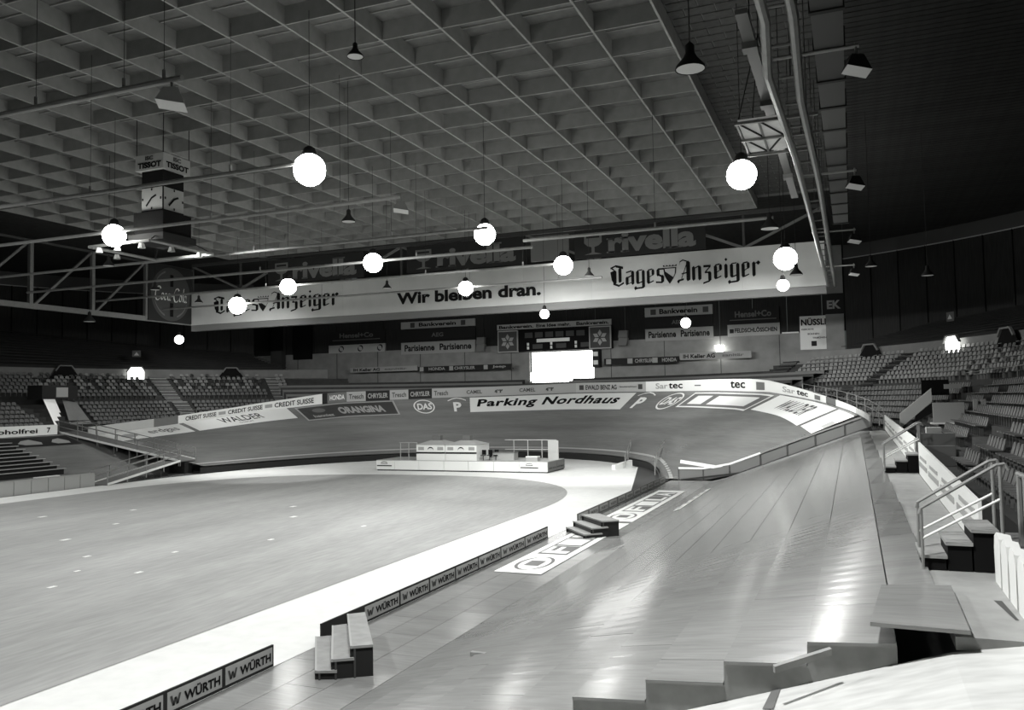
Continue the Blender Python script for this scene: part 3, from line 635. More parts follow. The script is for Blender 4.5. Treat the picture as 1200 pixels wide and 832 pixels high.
struct(MB().box(2.06, 2.14, 9, 15.0, 3.2, 3.62).build('parapet_near', NEWPLY))
# small stairs with tubular hand rails
def wall_stairs(y0, z, label, n=3):
    t = thing('wall_stairs', label, 'stairs', (1.4, y0, z))
    for k in range(3):
        x0 = .95 + .38 * k; zz = z + .22 * (k + 1)
        MB().box(x0, x0 + .40, y0, y0 + 1.3, zz - .05, zz).build('tread', PLY, t)
        MB().box(x0 + .03, x0 + .38, y0 + .04, y0 + 1.26, z - .02, zz - .05).build('box', BLACK, t)
    return t
wall_stairs(15.6, 3.52, 'small wooden stairs up to the near gap in the wall')
wall_stairs(33.0, 3.62, 'small wooden stairs up to the farther gap in the wall')
def stair_rails(y0, z, label):
    t = thing('hand_rail', label, 'railing', (1.0, y0, z))
    for y in (y0 + .02, y0 + .85):
        m = STEEL
        MB().tube((.98, y, z + .05), (.98, y, z + 1.0), .025, 8).build('post', m, t)
        MB().tube((2.15, y, z + .5), (2.15, y, z + 1.72), .03, 8).build('post', m, t)
        MB().path([(.95, y, z + .92), (.98, y, z + 1.02), (2.1, y, z + 1.74), (2.22, y, z + 1.76), (2.27, y, z + 1.66)], .028, 8).build('top_rail', m, t)
        MB().tube((.98, y, z + .52), (2.15, y, z + 1.2), .022, 8).build('mid_rail', WHITE, t)
stair_rails(15.5, 3.5, 'tubular steel hand rails on the near small stairs')
stair_rails(33.0, 3.62, 'tubular steel hand rails on the farther small stairs')
rail('steel rail with uprights behind the white covered seats', [(2.5, 16.2, 3.9), (2.55, 13.5, 3.9), (2.6, 10.5, 3.9)], 1.15, [(2.5, 16.1 - .55 * k, 3.9) for k in range(9)], mid=False)
# ------------------------------------------------------------------ stands (ring right and left of the hall axis)
A_IN, B_IN, A_BD, B_BD = 38.4, 40.5, 50.0, 49.0
def ringpt(s, f, side):
    # s < 0: metres back along the straight; s >= 0 : angle in degrees
    ax = A_IN + (A_BD - A_IN) * f; by = B_IN + (B_BD - B_IN) * f
    if s < 0: x, y = CX + ax, CY + s
    else: x, y = ell(s, ax, by)
    return (x if side > 0 else 2 * CX - x, y)
def tierz(f):   # height across the lower tier, a flat gangway in the middle
    if f < .42: return 3.9 + 3.0 * f / .42
    if f < .52: return 6.9
    return 6.9 + 3.3 * (f - .52) / .48
NR = 17
rows = [i / NR for i in range(NR)]
def ring_strip(mb, fa, fb, z0, z1, s0, s1, side, ds=4):
    S = []
    s = s0
    while s < 0: S.append(s); s += 6
    s = 0
    while s < s1: S.append(s); s += ds
    S.append(s1)
    for a, b in zip(S, S[1:]):
        p0, p1, p2, p3 = ringpt(a, fa, side), ringpt(b, fa, side), ringpt(b, fb, side), ringpt(a, fb, side)
        mb.add([(*p0, z0), (*p1, z0), (*p0, z1), (*p1, z1), (*p2, z1), (*p3, z1)], [(0, 1, 3, 2), (2, 3, 4, 5)])
for side, nm, smax in ((1, 'right', 56), (-1, 'left', 56)):
    st = None
    s0 = -52 if side > 0 else -30
    for i, f in enumerate(rows):
        z0 = tierz(f) - (.55 if i == 0 else tierz(f) - tierz(rows[i - 1]) + .05); mb = MB()
        if i == 0: z0 = .5
        ring_strip(mb, f, f + 1 / NR, z0, tierz(f), s0, smax, side)
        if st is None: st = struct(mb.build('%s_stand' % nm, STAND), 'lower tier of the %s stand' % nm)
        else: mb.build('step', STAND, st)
    # pale parapet band above the lower tier
    bd = MB(); ring_strip(bd, 1.0, 1.05, 9.9, 11.05, s0, 53, side)
    struct(bd.build('parapet_%s' % nm, BAND), 'pale concrete parapet between the tiers, %s' % nm)
# upper tiers
def uppt(s, f, side):
    ax = 50.6 + 14 * f; by = 49.6 + 4.5 * f
    if s < 0: x, y = CX + ax, CY + s
    else: x, y = ell(s, ax, by)
    return (x if side > 0 else 2 * CX - x, y)
def uprise(s): return 6.2 if s < 0 else 6.2 - 4.0 * min(1, s / 52)
def wall_top(): return 23.4
for side, nm, s0, s1, s2 in ((1, 'right', -45, 47, 57), (-1, 'left', -30, 47, 48)):
    up = None
    for i in range(13):
        mb = MB(); f = i / 13
        S = [s0 + 6 * k for k in range(int(-s0 / 6) + 1) if s0 + 6 * k < 0] + list(range(0, s1, 3)) + [s1]
        for a, b in zip(S, S[1:]):
            P = [uppt(a, f, side), uppt(b, f, side), uppt(b, f + 1 / 13, side), uppt(a, f + 1 / 13, side)]
            za0, zb0 = 10.9 + uprise(a) * f, 10.9 + uprise(b) * f
            za, zb = za0 + uprise(a) / 13, zb0 + uprise(b) / 13
            mb.add([(*P[0], za0 - .1), (*P[1], zb0 - .1), (*P[0], za), (*P[1], zb), (*P[2], zb), (*P[3], za)], [(0, 1, 3, 2), (2, 3, 4, 5)])
            # bench plank
            q0 = Vector((*P[0], za)); q1 = Vector((*P[1], zb)); i0 = Vector((*P[3], za)) - q0
            d = i0.normalized()
            mb.hexa([q0 + d * .2 + Vector((0, 0, .3)), q1 + d * .2 + Vector((0, 0, .3)), q1 + d * .5 + Vector((0, 0, .3)), q0 + d * .5 + Vector((0, 0, .3))],
                    [q0 + d * .2 + Vector((0, 0, .36)), q1 + d * .2 + Vector((0, 0, .36)), q1 + d * .5 + Vector((0, 0, .36)), q0 + d * .5 + Vector((0, 0, .36))])
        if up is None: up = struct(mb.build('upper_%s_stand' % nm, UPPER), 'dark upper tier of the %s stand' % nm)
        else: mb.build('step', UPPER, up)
    # outer wall with vertical panels and a pale cornice line
    wl = None
    S = [s0 + 6 * k for k in range(int(-s0 / 6) + 1) if s0 + 6 * k < 0] + list(range(0, s2, 3)) + [s2]
    for a, b in zip(S, S[1:]):
        p, q = uppt(a, 1.0, side), uppt(b, 1.0, side)
        d = Vector((0, 0))
        MB().beam((p[0] * .999 + CX * .001, p[1] - .05, 9), (p[0] * .999 + CX * .001, p[1] - .05, 21.9), .1).build('joint', BLACK, None if wl is None else wl) if wl is not None else None
        mb = MB().add([(p[0] + d.x, p[1] + d.y, 9), (q[0] - d.x, q[1] - d.y, 9), (q[0] - d.x, q[1] - d.y, 21.9), (p[0] + d.x, p[1] + d.y, 21.9)], [(0, 1, 2, 3)])
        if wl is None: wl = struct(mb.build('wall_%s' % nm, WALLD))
        else: mb.build('panel', WALLD, wl)
        p2, q2 = uppt(a, .995, side), uppt(b, .995, side)
        MB().beam((*p2, 21.9), (*q2, 21.9), .12, .1).build('cornice', PGREY, wl)
        p3, q3 = uppt(a, 1.0, side), uppt(b, 1.0, side)
        MB().add([(*p3, 21.9), (*q3, 21.9), (*q3, 24.3), (*p3, 24.3)], [(0, 1, 2, 3)]).build('frieze', DGREY, wl)
# far centre terraces and far wall
ft = None
for i in range(7):
    z = 7.4 + .3 * i; r = 40.2 + 1.35 * i; mb = MB()
    for a in range(44, 136, 4):
        if z > 8.6 and 86 <= a < 94: continue
        p, q = ell(a, r - 1, r), ell(a + 4, r - 1, r); p2, q2 = ell(a, r + .35, r + 1.35), ell(a + 4, r + .35, r + 1.35)
        mb.add([(*p, z - 1), (*q, z - 1), (*p, z), (*q, z), (*q2, z), (*p2, z)], [(0, 1, 3, 2), (2, 3, 4, 5)])
    o = mb.build('far_terrace' if ft is None else 'step', GREY if i % 2 else STAND, ft)
    if ft is None: ft = struct(o, 'stepped terrace behind the far bend')
WY = 106.0
struct(MB().box(-79, -1, 105.8, 110, 8.2, 8.8).build('far_landing', GREY))
wf = struct(MB().box(-92, -40.3, WY + .3, WY + .6, 8.5, 14.0).build('wall_far', WALLL))
MB().box(-31.3, -1, WY + .3, WY + .6, 8.5, 14.0).build('wall_panel', WALLL, wf)
MB().box(-40.3, -31.3, WY + .3, WY + .6, 12.9, 14.0).build('wall_panel', WALLL, wf)
for k in range(25):
    x = -95 + k * 4.0; MB().box(x + .03, min(x + 3.97, 1.0), WY + .35, WY + .5, 14.0, 24.3).build('wall_panel', WALLD, wf)
for k in range(12):
    x = -78 + k * 7; 
    if -41 < x < -30: continue
    MB().box(x, x + .08, WY + .26, WY + .3, 9, 14).build('wall_joint', DGREY, wf)
tag(MB().box(-40.3, -31.3, WY + 1.2, WY + 1.3, 8.8, 12.9).build('bright_doorway', DAY), 'glaring bright opening under the central scoreboard', 'doorway')
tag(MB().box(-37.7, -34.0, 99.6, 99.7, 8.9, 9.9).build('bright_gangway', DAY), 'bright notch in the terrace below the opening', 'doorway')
struct(MB().box(-2.6, -.6, WY - 1, WY, 8.5, 24).build('column_right', WALLL), 'concrete column at the right end of the far wall')
o = tag(MB().box(-2.7, -.5, WY - 1.15, WY - 1.05, 15.9, 18.3).build('column_sign', DARK), 'dark sign with two pale letters on the right column', 'sign')
lettering(o, 'EK', PGREY, lambda u, v: (-2.4 + u, WY - 1.2, 16.5 + v), (0, 1.5, 0, 1.0), bold=.04)
struct(MB().box(-82, -80, WY - 1, WY, 8.5, 20).build('column_left', DGREY), 'dark column at the left end of the far wall')
tag(MB().box(-82.3, -79.7, WY - 1.12, WY - 1.02, 14.6, 18.8).build('dark_banner', BLACK), 'black banner hanging left on the far wall', 'banner')
tag(MB().box(-78.6, -75.3, WY - .05, WY + .35, 13.2, 19.0).build('dark_banner', BLACK), 'black panel on the far wall right of the left column', 'banner')
# ------------------------------------------------------------------ signs on the far wall
def wsign(label, x0, x1, z0, z1, face, items, border=None, slope=0, cat='sign', y=WY):
    t = thing('wall_sign', label, cat, ((x0 + x1) / 2, y, z0))
    MB().box(x0, x1, y, y + (.3 if y == WY else .2), z0, z1).build('board', face, t)
    if y != WY:
        for q in (x0 + .5, (x0 + x1) / 2, x1 - .5): MB().box(q - .04, q + .04, y + .2, y + 1.8, z0 + .1, z0 + .18).build('bracket', DARK, t)
    for s, m, b in items:
        lettering(t, s, m, lambda u, v: (x0 + (x1 - x0) * u, y - .03, z0 + (z1 - z0) * v), b, bold=.03)
    return t
def emb(t, x, z, s, m, y=WY - .04): return MB().add([(x - s, y, z - s), (x + s, y, z - s), (x + s, y, z + s), (x - s, y, z + s)], [(0, 1, 2, 3)]).build('emblem', m, t)
t = wsign('white bank sign atop the left sign group', -59.9, -48.2, 16.95, 17.95, PGREY, [('Bankverein', BLACK, (.25, .75, .25, .8))]); emb(t, -58, 17.45, .35, DGREY); emb(t, -50, 17.45, .35, DGREY)
t = wsign('dark three-letter sign in the left sign group', -59.9, -48.2, 15.2, 16.7, DARK, [('AEG', GREY, (.42, .58, .3, .7))])
t = wsign('white double cigarette sign at the bottom of the left sign group', -59.9, -48.2, 13.3, 15.0, PGREY, [('Parisienne', BLACK, (.05, .46, .25, .8)), ('Parisienne', BLACK, (.53, .95, .25, .8))])
t = wsign('white bank sign atop the right sign group', -24.3, -15.75, 16.8, 18.0, PGREY, [('Bankverein', BLACK, (.22, .78, .25, .8))]); emb(t, -23.2, 17.4, .35, DGREY); emb(t, -16.6, 17.4, .35, DGREY)
t = wsign('dark three-letter sign in the right sign group', -24.3, -15.75, 15.35, 16.65, DARK, [('AEG', GREY, (.40, .56, .3, .7))])
t = wsign('white double cigarette sign at the bottom of the right sign group', -24.3, -15.75, 13.7, 15.25, PGREY, [('Parisienne', BLACK, (.05, .46, .25, .8)), ('Parisienne', BLACK, (.53, .95, .25, .8))])
t = wsign('dark firm sign on the left of the far wall', -72.2, -62.6, 15.3, 17.1, DARK, [('Hensel+Co', GREY, (.2, .8, .45, .85))]); MB().box(-71.5, -63.4, WY - .04, WY - .02, 15.75, 15.85).build('underline', GREY, t)
t = wsign('pale sign with three rings below the left firm sign', -72.2, -62.6, 13.9, 15.1, OFFW, [])
for x in (-70, -66.7, -63.4):
    V, F = ribbon([[(.5 + .5 * cos(a), .5 + .5 * sin(a)) for a in [2 * PI * i / 12 for i in range(13)]]], .25, .8); lettering(t, (V, F), DARK, lambda u, v: (x - .4 + .8 * u, WY - .04, 14.1 + .8 * v), (0, 1, 0, 1), name='ring')
t = wsign('dark firm sign on the right of the far wall', -14.0, -7.85, 15.4, 17.2, DARK, [('Hensel+Co', GREY, (.15, .85, .42, .85))]); MB().box(-13.7, -8.2, WY - .04, WY - .02, 15.8, 15.9).build('underline', GREY, t)
t = wsign('white brewery sign below the right firm sign', -14.0, -7.85, 13.85, 15.3, OFFW, [('FELDSCHLÖSSCHEN', BLACK, (.14, .95, .3, .75))]); emb(t, -13.5, 14.5, .25, DARK)
t = wsign('white square scaffolding sign near the right column', -5.55, -2.45, 11.9, 15.9, WHITE, [('NÜSSLI', BLACK, (.05, .95, .72, .95)), ('GERÜSTE', DGREY, (.05, .5, .58, .64)), ('BÜHNEN', DGREY, (.28, .7, .44, .5)), ('TRIBÜNEN', DGREY, (.45, .95, .32, .38))]); emb(t, -4.0, 12.6, .3, DARK)
# low advert strips in front of the concrete wall
YS2 = 104.5
t = wsign('long low white advert strip left of the opening', -67.5, -56.5, 10.9, 11.6, PGREY, [('IH Keller AG', BLACK, (.05, .45, .2, .8)), ('sanitär', GREY, (.52, .85, .3, .7))], y=YS2)
t = wsign('low dark and white advert strip just left of the opening', -56.4, -42.2, 10.7, 11.4, DARK, [('HONDA', PGREY, (.12, .3, .2, .8)), ('CHRYSLER', PGREY, (.40, .62, .2, .8)), ('Jeep', PGREY, (.8, .94, .2, .8))], y=YS2)
for x in (-55.8, -51.2, -46): emb(t, x, 11.05, .3, PGREY, YS2 - .04)
t = wsign('low dark and white advert strip just right of the opening', -29.4, -19.8, 10.8, 11.6, DARK, [('CHRYSLER', PGREY, (.42, .66, .2, .8)), ('HONDA', PGREY, (.78, .97, .2, .8))], y=YS2)
for x in (-28.8, -26, -22.8): emb(t, x, 11.2, .33, PGREY, YS2 - .04)
t = wsign('long low white advert strip right of the opening', -19.7, -11.1, 11.1, 11.95, PGREY, [('IH Keller AG', BLACK, (.05, .5, .2, .8)), ('sanitär', GREY, (.6, .9, .3, .7))], y=YS2)
# scoreboard
t = thing('scoreboard', 'wide dark scoreboard with a white slogan strip above the opening', 'scoreboard', (-36.4, 105, 13))
MB().box(-44.4, -28.6, 105.2, 106.3, 13.0, 16.0).build('cabinet', BLACK, t)
MB().box(-44.5, -28.5, 105.1, 105.3, 16.0, 16.75).build('slogan_strip', PGREY, t)
for s, a, b in (('Bankverein.', -44.2, -39.2), ('Eine Idee mehr.', -38.8, -34), ('Bankverein.', -33.2, -28.8)):
    lettering(t, s, BLACK, lambda u, v: (a + (b - a) * u, 105.05, 16.15 + v * .45), (0, 1, 0, 1), bold=.03)
for x0 in (-44.4, -31.5):
    f = MB().box(x0, x0 + 2.95, 105.0, 105.2, 12.95, 15.9).build('emblem_panel', PGREY, t)
    MB().box(x0 + .15, x0 + 2.8, 104.97, 105.0, 13.1, 15.75).build('emblem_field', DGREY, t)
    mb = MB(); cx, cz = x0 + 1.47, 14.4
    for k in range(6):
        a = PI / 2 + k * PI / 3; n = a + PI / 2
        mb.add([(cx + .15 * cos(a), 104.95, cz + .15 * sin(a)), (cx + .6 * cos(a) + .28 * cos(n), 104.95, cz + .6 * sin(a) + .28 * sin(n)), (cx + 1.05 * cos(a), 104.95, cz + 1.05 * sin(a)), (cx + .6 * cos(a) - .28 * cos(n), 104.95, cz + .6 * sin(a) - .28 * sin(n))], [(0, 1, 2, 3)])
    mb.build('blossom_emblem', PGREY, t)
MB().box(-38.8, -34.2, 105.1, 105.2, 14.15, 14.6).build('display_bar', WHITE, t)
for x in (-40.2, -36.9, -33.5):
    for z in (13.25, 13.75): MB().box(x, x + .28, 105.12, 105.2, z, z + .38).build('digit_lamp', WHITE, t)
    MB().box(x + .8, x + 2.2, 105.14, 105.2, 13.3, 13.9).build('display_field', DGREY, t)
for k in range(6): MB().box(-40.5 + 1.45 * k, -39.4 + 1.45 * k, 105.14, 105.2, 14.8, 15.5).build('display_field', DGREY, t)
o = tag(MB().box(-31.1, -30.2, 105, 106.3, 10.6, 12.9).build('signal_box', DARK), 'dark box with two round lights right of the opening', 'signal light')
for z in (11.2, 12.3): MB().box(-30.95, -30.35, 104.95, 105, z - .28, z + .28).build('lens', WHITE, o)
for x, z, l in ((-46.6, 13.2, 'left'), (-26.8, 13.2, 'right')):
    t = thing('loudspeaker', 'grey loudspeaker pair tilted %s of the scoreboard' % l, 'loudspeaker', (x, 104, z))
    s = 1 if l == 'right' else -1
    MB().beam((x, 104.5, z + .9), (x, 106.3, z + .9), .12).build('bracket', DARK, t)
    MB().hexa([(x - .6, 104, z), (x + .5, 104, z), (x + .5, 104.6, z), (x - .6, 104.6, z)], [(x - .5, 104, z + .95), (x + .7, 104, z + .95), (x + .7, 104.6, z + .95), (x - .5, 104.6, z + .95)]).build('lower_box', GREY, t)
    MB().hexa([(x - .55, 104, z + 1), (x + .6, 104, z + 1), (x + .6, 104.6, z + 1), (x - .55, 104.6, z + 1)], [(x - .45, 104, z + 1.9), (x + .65, 104, z + 1.9), (x + .65, 104.6, z + 1.9), (x - .45, 104.6, z + 1.9)]).build('upper_box', GREY, t)
# ------------------------------------------------------------------ portals and bright openings in the parapet
def ringpos(a, side, f=1.0): return ringpt(a, f, side)
def portal(a, side, lit, label):
    x, y = ringpos(a, side, .985); x2, y2 = ringpos(a + .5, side, .985); d = (Vector((x2, y2)) - Vector((x, y))).normalized()
    n = Vector((-d.y, d.x)) if side > 0 else Vector((d.y, -d.x))
    if n.dot(Vector((CX, 50)) - Vector((x, y))) < 0: n = -n
    t = thing('portal', label, 'doorway', (x, y, 8.8))
    wv, hv = 1.1, 2.2
    out = [(-wv - .8, 0), (-wv, 1.1), (-wv * .6, 2.0 - .3), (wv * .6, 2.0 - .3), (wv, 1.1), (wv + .8, 0)]
    z0 = 9.6
    P = lambda u, h, dd=0: (x + d.x * u + n.x * (.35 + dd), y + d.y * u + n.y * (.35 + dd), z0 + h)
    if lit:
        MB().add([P(-.95, -.7), P(.95, -.7), P(.95, 1.2), P(.6, 1.75), P(-.6, 1.75), P(-.95, 1.2)], [(0, 1, 2, 3, 4, 5)]).build('bright_opening', DAY, t)
    else:
        MB().add([P(u, h) for u, h in out], [tuple(range(6))]).build('dark_opening', BLACK, t)
    for (a0, a1) in zip(out[1:], out[2:-1]): MB().beam(P(a0[0], a0[1], .1), P(a1[0], a1[1], .1), .2, .14).build('frame', BAND, t)
    if not lit: return
    s = MB().add([P(-.5, 2.9, .1), (P(.5, 2.9, .1)), P(.5, 3.7, .1), P(-.5, 3.7, .1)], [(0, 1, 2, 3)]).build('direction_sign', DGREY, t)
    MB().add([P(-.3, 3.1, .14), P(.3, 3.1, .14), P(0, 3.5, .14)], [(0, 1, 2)]).build('arrow', PGREY, t)
portal(41, 1, 0, 'dark portal in the right parapet beside the far seats')
portal(28.2, 1, 1, 'bright lit exit in the right parapet')
portal(19.5, 1, 0, 'dark portal in the right parapet at the frame edge')
portal(25, -1, 1, 'bright lit exit in the left parapet')
portal(15.5, -1, 0, 'dark portal in the left parapet, near the frame edge')
portal(38.5, -1, 0, 'dark portal in the left parapet, right of the bright exit')
# entrance stair wells in the lower tier
t = thing('stairwell', 'pale sloping cheek wall of the stairwell in the right stand', 'stairwell', (3.5, 60, 4.5))
MB().hexa([(2.8, 60, 4.2), (4.7, 60.2, 5.9), (4.7, 60.5, 5.9), (2.8, 60.3, 4.2)], [(2.8, 60, 5.15), (4.7, 60.2, 6.75), (4.7, 60.5, 6.75), (2.8, 60.3, 5.15)]).build('cheek_wall', WHITE, t)
MB().hexa([(3.7, 60, 4.6), (4.9, 60.2, 5.3), (4.9, 60.3, 5.3), (3.7, 60.1, 4.6)], [(3.7, 60, 5.0), (4.9, 60.2, 6.0), (4.9, 60.3, 6.0), (3.7, 60.1, 5.0)]).build('inner_wall', DARK, t)
MB().box(4.2, 5.8, 61, 61.4, 6.3, 7.3).build('dark_mouth', BLACK, t)
MB().box(5.5, 6.5, 60.9, 61.0, 6.7, 7.0).build('direction_sign', PGREY, t)
t = thing('stairwell', 'lit stairwell mouth among the left seats', 'stairwell', (-76, 63, 5))
MB().add([(-75.3, 62.2, 4.6), (-76.6, 64.6, 4.6), (-77.6, 64.0, 7.4), (-76.6, 61.8, 7.4)], [(0, 1, 2, 3)]).build('lit_wall', mat('lit_plaster', .6, .8, .1, emit=.35), t)  # wall emits a little itself in place of light inside the stairwell
MB().add([(-75.2, 63.9, 4.6), (-74.6, 66.2, 4.6), (-76.8, 66.0, 7.0), (-76.8, 64.2, 7.4)], [(0, 1, 2, 3)]).build('cheek_wall', WALLL, t)
MB().box(-78.1, -76.0, 61.2, 65.4, 7.4, 8.8).build('sign_board', DARK, t)
MB().box(-76.0, -75.95, 62.8, 64.2, 7.6, 8.6).build('arrow_sign', PGREY, t)
# right side furniture in the stand
t = thing('commentary_desk', 'grey panelled desk on a post in the right stand', 'desk', (4.6, 46, 6.0))
MB().box(3.7, 5.1, 47, 47.2, 4.95, 5.95).build('front_panel', PGREY, t); MB().box(4.5, 4.7, 47, 47.2, 4.1, 4.95).build('post', GREY, t); MB().box(3.6, 5.6, 46.95, 47.7, 4.88, 4.95).build('shelf', WHITE, t)
for k in range(2): MB().box(5.5 + .35 * k, 5.7 + .35 * k, 47, 47.2, 5.4, 6.1).build('white_board', PGREY, t)
t = thing('stair_flank', 'pale sloping stair flank at the right frame edge', 'stairs', (8, 52, 6)); MB().beam((7.6, 52, 5.3), (10.6, 52, 7.2), .15, .18).build('hand_rail', PGREY, t); MB().hexa([(8.4, 52.1, 5.3), (10.8, 52.1, 5.3), (10.8, 52.2, 5.3), (8.4, 52.2, 5.3)], [(8.4, 52.1, 5.7), (10.8, 52.1, 7.2), (10.8, 52.2, 7.2), (8.4, 52.2, 5.7)]).build('flank_panel', GREY, t)
rail('thin steel rail along the middle gangway of the right stand', [(*ringpt(-30, .47, 1), 6.9), (*ringpt(-8, .47, 1), 6.9), (*ringpt(12, .47, 1), 6.9)], .9, [(*ringpt(s, .47, 1), 6.9) for s in (-28, -20, -12, -5)], mid=False, r=.025)
t = thing('wall_passage', 'grey blocks framing the farther wall gap', 'wall block', (2.6, 33, 4)); MB().box(2.15, 3.4, 34.4, 34.7, 3.6, 4.95).build('block', GREY, t); MB().box(2.15, 3.2, 32.6, 32.8, 3.6, 4.6).build('block', GREY, t); MB().box(2.5, 3.0, 34.8, 35.4, 4.9, 5.15).build('cap', PGREY, t)
struct(MB().box(2.14, 3.0, 9, 17.4, 3.3, 3.9).build('near_gangway', GREY), 'grey gangway floor behind the near rail')
# ------------------------------------------------------------------ seats
def seat_mesh(nm, m):
    mb = MB()
    mb.hexa([(-.21, -.2, .38), (.21, -.2, .38), (.21, .18, .36), (-.21, .18, .36)], [(-.21, -.2, .42), (.21, -.2, .42), (.21, .18, .40), (-.21, .18, .40)])
    mb.add([(-.21, .18, .4), (.21, .18, .4), (.22, .24, .6), (.14, .27, .72), (-.14, .27, .72), (-.22, .24, .6), (-.2, .23, .4), (.2, .23, .4), (.2, .29, .6), (.12, .31, .72), (-.12, .31, .72), (-.2, .29, .6)],
           [(0, 1, 2, 5), (5, 2, 3, 4), (7, 6, 11, 8), (8, 11, 10, 9), (2, 8, 9, 3), (4, 10, 11, 5), (3, 9, 10, 4), (1, 7, 8, 2), (0, 5, 11, 6)])
    mb.box(-.03, .03, -.05, .1, 0, .38)
    me = mb.mesh(nm); me.materials.append(m); return me, mb
SM, SMB = seat_mesh('seat', SEATM)
SML, _ = seat_mesh('seat', SEATL)
seats = []
GAPS_R = [(-30, -28.7), (5, 6.8), (34, 36.5)]
GAPS_L = [(26.3, 29.4), (43, 45)]
for side in (1, -1):
    for i, f in enumerate(rows):
        if .40 < f < .53: continue
        fm = f + .5 / NR; z = tierz(f)
        s = -46.0 if side > 0 else -22.0
        while s < (51 if side > 0 else 46):
            p = ringpt(s, fm, side); q = ringpt(s + .4, fm, side)
            step = .56 if s < 0 else math.degrees(.58 / 46)
            nm = any(a <= s <= b for a, b in (GAPS_R if side > 0 else GAPS_L))
            if side > 0 and f < .42 and 55 < p[1] < 61.5 : nm = True
            if side < 0 and 60.5 < p[1] < 66.5 and f < .62: nm = True
            if side > 0 and f < .12 and (31.5 < p[1] < 36.3 or 14.8 < p[1] < 18): nm = True
            if side > 0 and 45.5 < p[1] < 48.5 and f < .3: nm = True
            if not nm:
                d = Vector((q[0] - p[0], q[1] - p[1])); ang = math.atan2(d.y, d.x)
                if side > 0: ang -= PI       # local +y (the back) must look outwards
                b = Vector((-sin(ang), cos(ang)))
                if b.dot(Vector((CX, 50)) - Vector(p)) > 0: ang += PI
                # in view?
                dx = Vector((p[0], p[1], z - H)); cxm = vx * dx.x + vy * dx.y + vz * dx.z
                if cxm.z > 1:
                    px, py = 600 + 986 * cxm.x / cxm.z, 416 + 986 * cxm.y / cxm.z
                    if -25 < px < 1225 and 380 < py < 900: seats.append((dx.length, p[0], p[1], z, ang, side, i))
            s += step
seats.sort(); cnt = {}
RW = ['lowest', 'second', 'third', 'fourth', 'fifth', 'sixth', 'seventh', 'eighth', 'ninth', 'tenth', 'eleventh', 'twelfth', 'thirteenth', 'fourteenth', 'fifteenth', 'sixteenth', 'topmost']
for k, (dd, x, y, z, ang, side, i) in enumerate(seats[:300]):
    o = link('stadium_seat', SM); o.location = (x, y, z); o.rotation_euler = (0, 0, ang)
    cnt[i] = cnt.get(i, 0) + 1; nn = cnt[i]; sfx = 'th' if 10 < nn % 100 < 14 else {1: 'st', 2: 'nd', 3: 'rd'}.get(nn % 10, 'th')
    tag(o, 'dark shell seat, %d%s from the frame edge in the %s row up, right stand' % (nn, sfx, RW[i]), 'seat', 'near seats of the right stand')
for side, nm, lab in ((1, 'right', 'grey shell seats filling the farther rows of the right stand'), (-1, 'left', 'grey shell seats filling the rows of the left stand')):
    for pale in (0, 1):
        mb = MB()
        for (dd, x, y, z, ang, sd, i) in seats[300:]:
            if sd != side: continue
            pl = (i >= 9 and ((math.hypot(x + 3, y - 92) < 22 or (side > 0 and random.random() < .7)) if side > 0 else (y > 66 and i >= 12 and random.random() < .7)))
            if (1 if pl else 0) != pale: continue
            c, s = cos(ang), sin(ang)
            mb.add([(x + c * a - s * b, y + s * a + c * b, z + h) for a, b, h in SMB.v], SMB.f)
        if mb.v:
            o = mb.build('stadium_seats', SEATL if pale else SEATM)
            tag(o, lab + (', paler ones' if pale else ', darker ones'), 'seats'); o['kind'] = 'stuff'
# aisles: pale edged steps
for side, s, l in ((-1, 27.9, 'left stand below the bright exit'), (1, 35.2, 'right stand between the far seat blocks'), (1, 53.5, 'right end of the far seats'), (-1, 44.5, 'right end of the left stand seats')):
    t = thing('aisle_steps', 'flight of aisle steps in the ' + l, 'steps', (*ringpt(s, 0, side), 4))
    w = 1.15
    for k in range(34):
        f = k / 34; p = ringpt(s - w, f, side); q = ringpt(s + w, f, side); z = tierz(f) + .1
        if s > 50 and f < .4: continue
        MB().beam((*p, z), (*q, z), .28, .12).build('step', (GREY if k % 2 else PLY) if side < 0 else (DARK if k % 2 else DGREY), t)
# ------------------------------------------------------------------ ceiling
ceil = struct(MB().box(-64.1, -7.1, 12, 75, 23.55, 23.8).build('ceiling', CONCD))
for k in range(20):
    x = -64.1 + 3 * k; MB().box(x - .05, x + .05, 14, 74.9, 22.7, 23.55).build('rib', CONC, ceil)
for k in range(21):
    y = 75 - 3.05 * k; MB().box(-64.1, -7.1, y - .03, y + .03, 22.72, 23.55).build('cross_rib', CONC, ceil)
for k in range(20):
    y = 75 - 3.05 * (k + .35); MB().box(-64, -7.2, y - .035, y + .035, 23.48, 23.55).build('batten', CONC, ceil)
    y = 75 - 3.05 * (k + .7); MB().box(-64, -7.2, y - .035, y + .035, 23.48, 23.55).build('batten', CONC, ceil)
ct = struct(MB().box(-7.0, -.4, 12, 75, 23.65, 23.8).build('ceiling_tiled', TILEJ), 'tiled ceiling strip beside the coffers')
tm = MB().box(-.65, .65, -.36, .36, -.06, 0).mesh('tile'); tm.materials.append(TILE)
n = 0
for r_ in range(56):
    y = 30 + .79 * r_
    for c_ in range(5):
        x = -6.35 + 1.36 * c_ - (.68 if r_ % 2 else 0)
        if x > -.9 or n >= 298: continue
        o = link('tile', tm, ct); o.location = (x, y, 23.65); n += 1
cs = struct(MB().box(-.4, 40, 6, 108, 23.45, 23.6).build('ceiling_slatted', SLATJ), 'dark slatted ceiling above the right stand')
sm_ = MB().box(0, 36, -.24, .24, -.08, 0).mesh('slat'); sm_.materials.append(SLAT)
for k in range(150):
    o = link('slat', sm_, cs); o.location = (-.35, 18 + .56 * k, 23.45)
